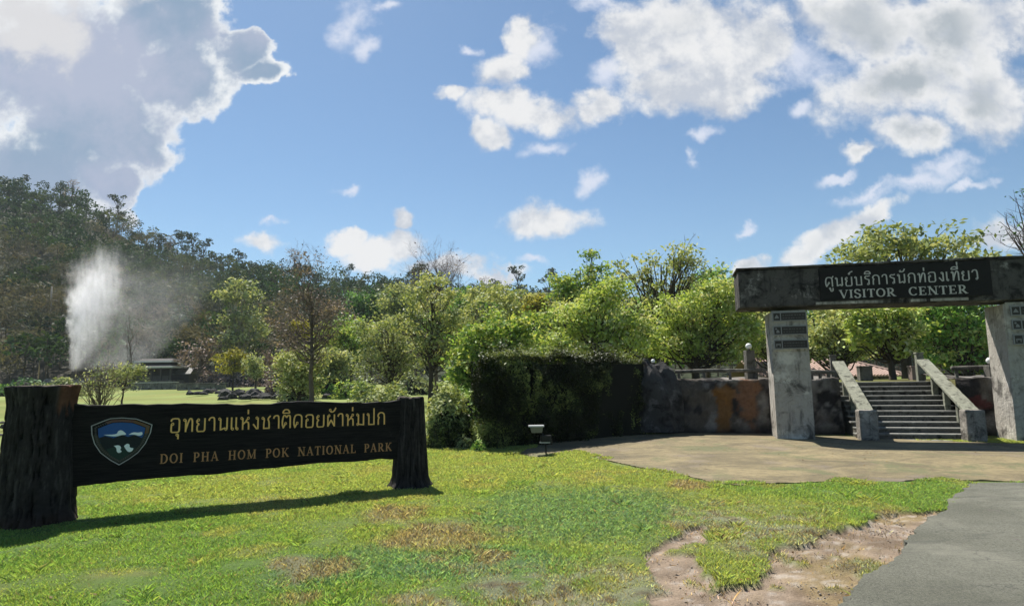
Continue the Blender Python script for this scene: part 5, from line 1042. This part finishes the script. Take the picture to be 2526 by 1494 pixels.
# ================================================================== geyser
def geyser():
    Y = 90.0; b = at(183, 912, Y); s = Y / FPX
    m, nt, bs = new_mat('spray'); out = nt.nodes['Material Output']; nt.nodes.remove(bs)
    p = nd(nt, 'ShaderNodeTexCoord').outputs['Object']; sp = nd(nt, 'ShaderNodeSeparateXYZ', {0: p}); x, y, z = sp.outputs
    H = 300 * s
    zn = mth(nt, 'DIVIDE', z, H, clamp=True)
    wob = mth(nt, 'MULTIPLY', mth(nt, 'SUBTRACT', noise(nt, p, .35, 7, .72), .5), mth(nt, 'ADD', mth(nt, 'MULTIPLY', zn, 7.5), .4))
    xw = mth(nt, 'ADD', x, wob)
    left = mth(nt, 'SUBTRACT', -0.35, mth(nt, 'MULTIPLY', zn, 1.2))
    rel = mth(nt, 'SUBTRACT', xw, left)
    wid = mth(nt, 'ADD', .7, mth(nt, 'MULTIPLY', mth(nt, 'POWER', zn, .90), 9.0))
    f = mth(nt, 'DIVIDE', rel, wid)
    edge = mrange(nt, f, 0.0, .07)
    core = mth(nt, 'EXPONENT', mth(nt, 'MULTIPLY', mth(nt, 'MAXIMUM', f, 0.0), -1.45))
    core = mth(nt, 'MULTIPLY', core, mrange(nt, f, 1.8, .5))
    yw = mth(nt, 'ADD', .8, mth(nt, 'MULTIPLY', zn, 2.4)); yf = mrange(nt, mth(nt, 'DIVIDE', mth(nt, 'ABSOLUTE', y), yw), 1.0, .45)
    ztop = mth(nt, 'ADD', H * 1.04, mth(nt, 'MULTIPLY', mth(nt, 'SUBTRACT', noise(nt, vmth(nt, 'MULTIPLY', p, (1, 1, .25)), .45, 6, .7), .5), 15.0))
    ztop = mth(nt, 'SUBTRACT', ztop, mth(nt, 'MULTIPLY', mth(nt, 'POWER', mth(nt, 'ABSOLUTE', mth(nt, 'SUBTRACT', f, .55)), 2.0), 16.0))
    top = mrange(nt, mth(nt, 'SUBTRACT', ztop, z), 0.0, 6.5); bot = mrange(nt, z, -0.4, .4)
    stk = mrange(nt, noise(nt, vmth(nt, 'MULTIPLY', p, (1.5, 1.0, .30)), 1.3, 8, .72), .30, .64, .12, 1.45)
    den = edge
    for q in (core, yf, top, bot, stk): den = mth(nt, 'MULTIPLY', den, q)
    den = mth(nt, 'MULTIPLY', den, .72)
    # thin mist drifting to the right
    mi = mth(nt, 'MULTIPLY', mrange(nt, x, -1.0, 3.0), mrange(nt, x, 26.0, 5.0))
    for q in (mrange(nt, mth(nt, 'ABSOLUTE', y), 3.6, 1.2), mrange(nt, z, H * 1.05, H * .55), bot, mrange(nt, noise(nt, p, .3, 5, .65), .30, .75, .25, 1.2)): mi = mth(nt, 'MULTIPLY', mi, q)
    den = mth(nt, 'ADD', den, mth(nt, 'MULTIPLY', mi, .040))
    pv = nd(nt, 'ShaderNodeVolumePrincipled', {'Color': (.975, .965, 1, 1), 'Density': den, 'Anisotropy': .25})
    nt.links.new(pv.outputs[0], out.inputs['Volume'])
    m.cycles.volume_step_rate = 0.35
    t = thing('geyser', 'tall white geyser of steam and water spraying up before the wooded hill', 'geyser', b)
    MB().hexa([(-3.5, -3.6, -.4), (9, -3.6, -.4), (9, 3.6, -.4), (-3.5, 3.6, -.4), (-5.0, -3.6, H * 1.2), (28, -3.6, H * 1.2), (28, 3.6, H * 1.2), (-5.0, 3.6, H * 1.2)]).build('spray', m, t)
geyser()
# ================================================================== thin air over the valley
def haze():
    m, nt, bs = new_mat('thin_haze'); out = nt.nodes['Material Output']; nt.nodes.remove(bs)
    pv = nd(nt, 'ShaderNodeVolumePrincipled', {'Color': (.80, .90, 1, 1), 'Density': 0.00021}); nt.links.new(pv.outputs[0], out.inputs['Volume'])
    o = MB().box(-720, 720, -170, 530, -9, 118).build('haze', m); o['kind'] = 'stuff'
haze()
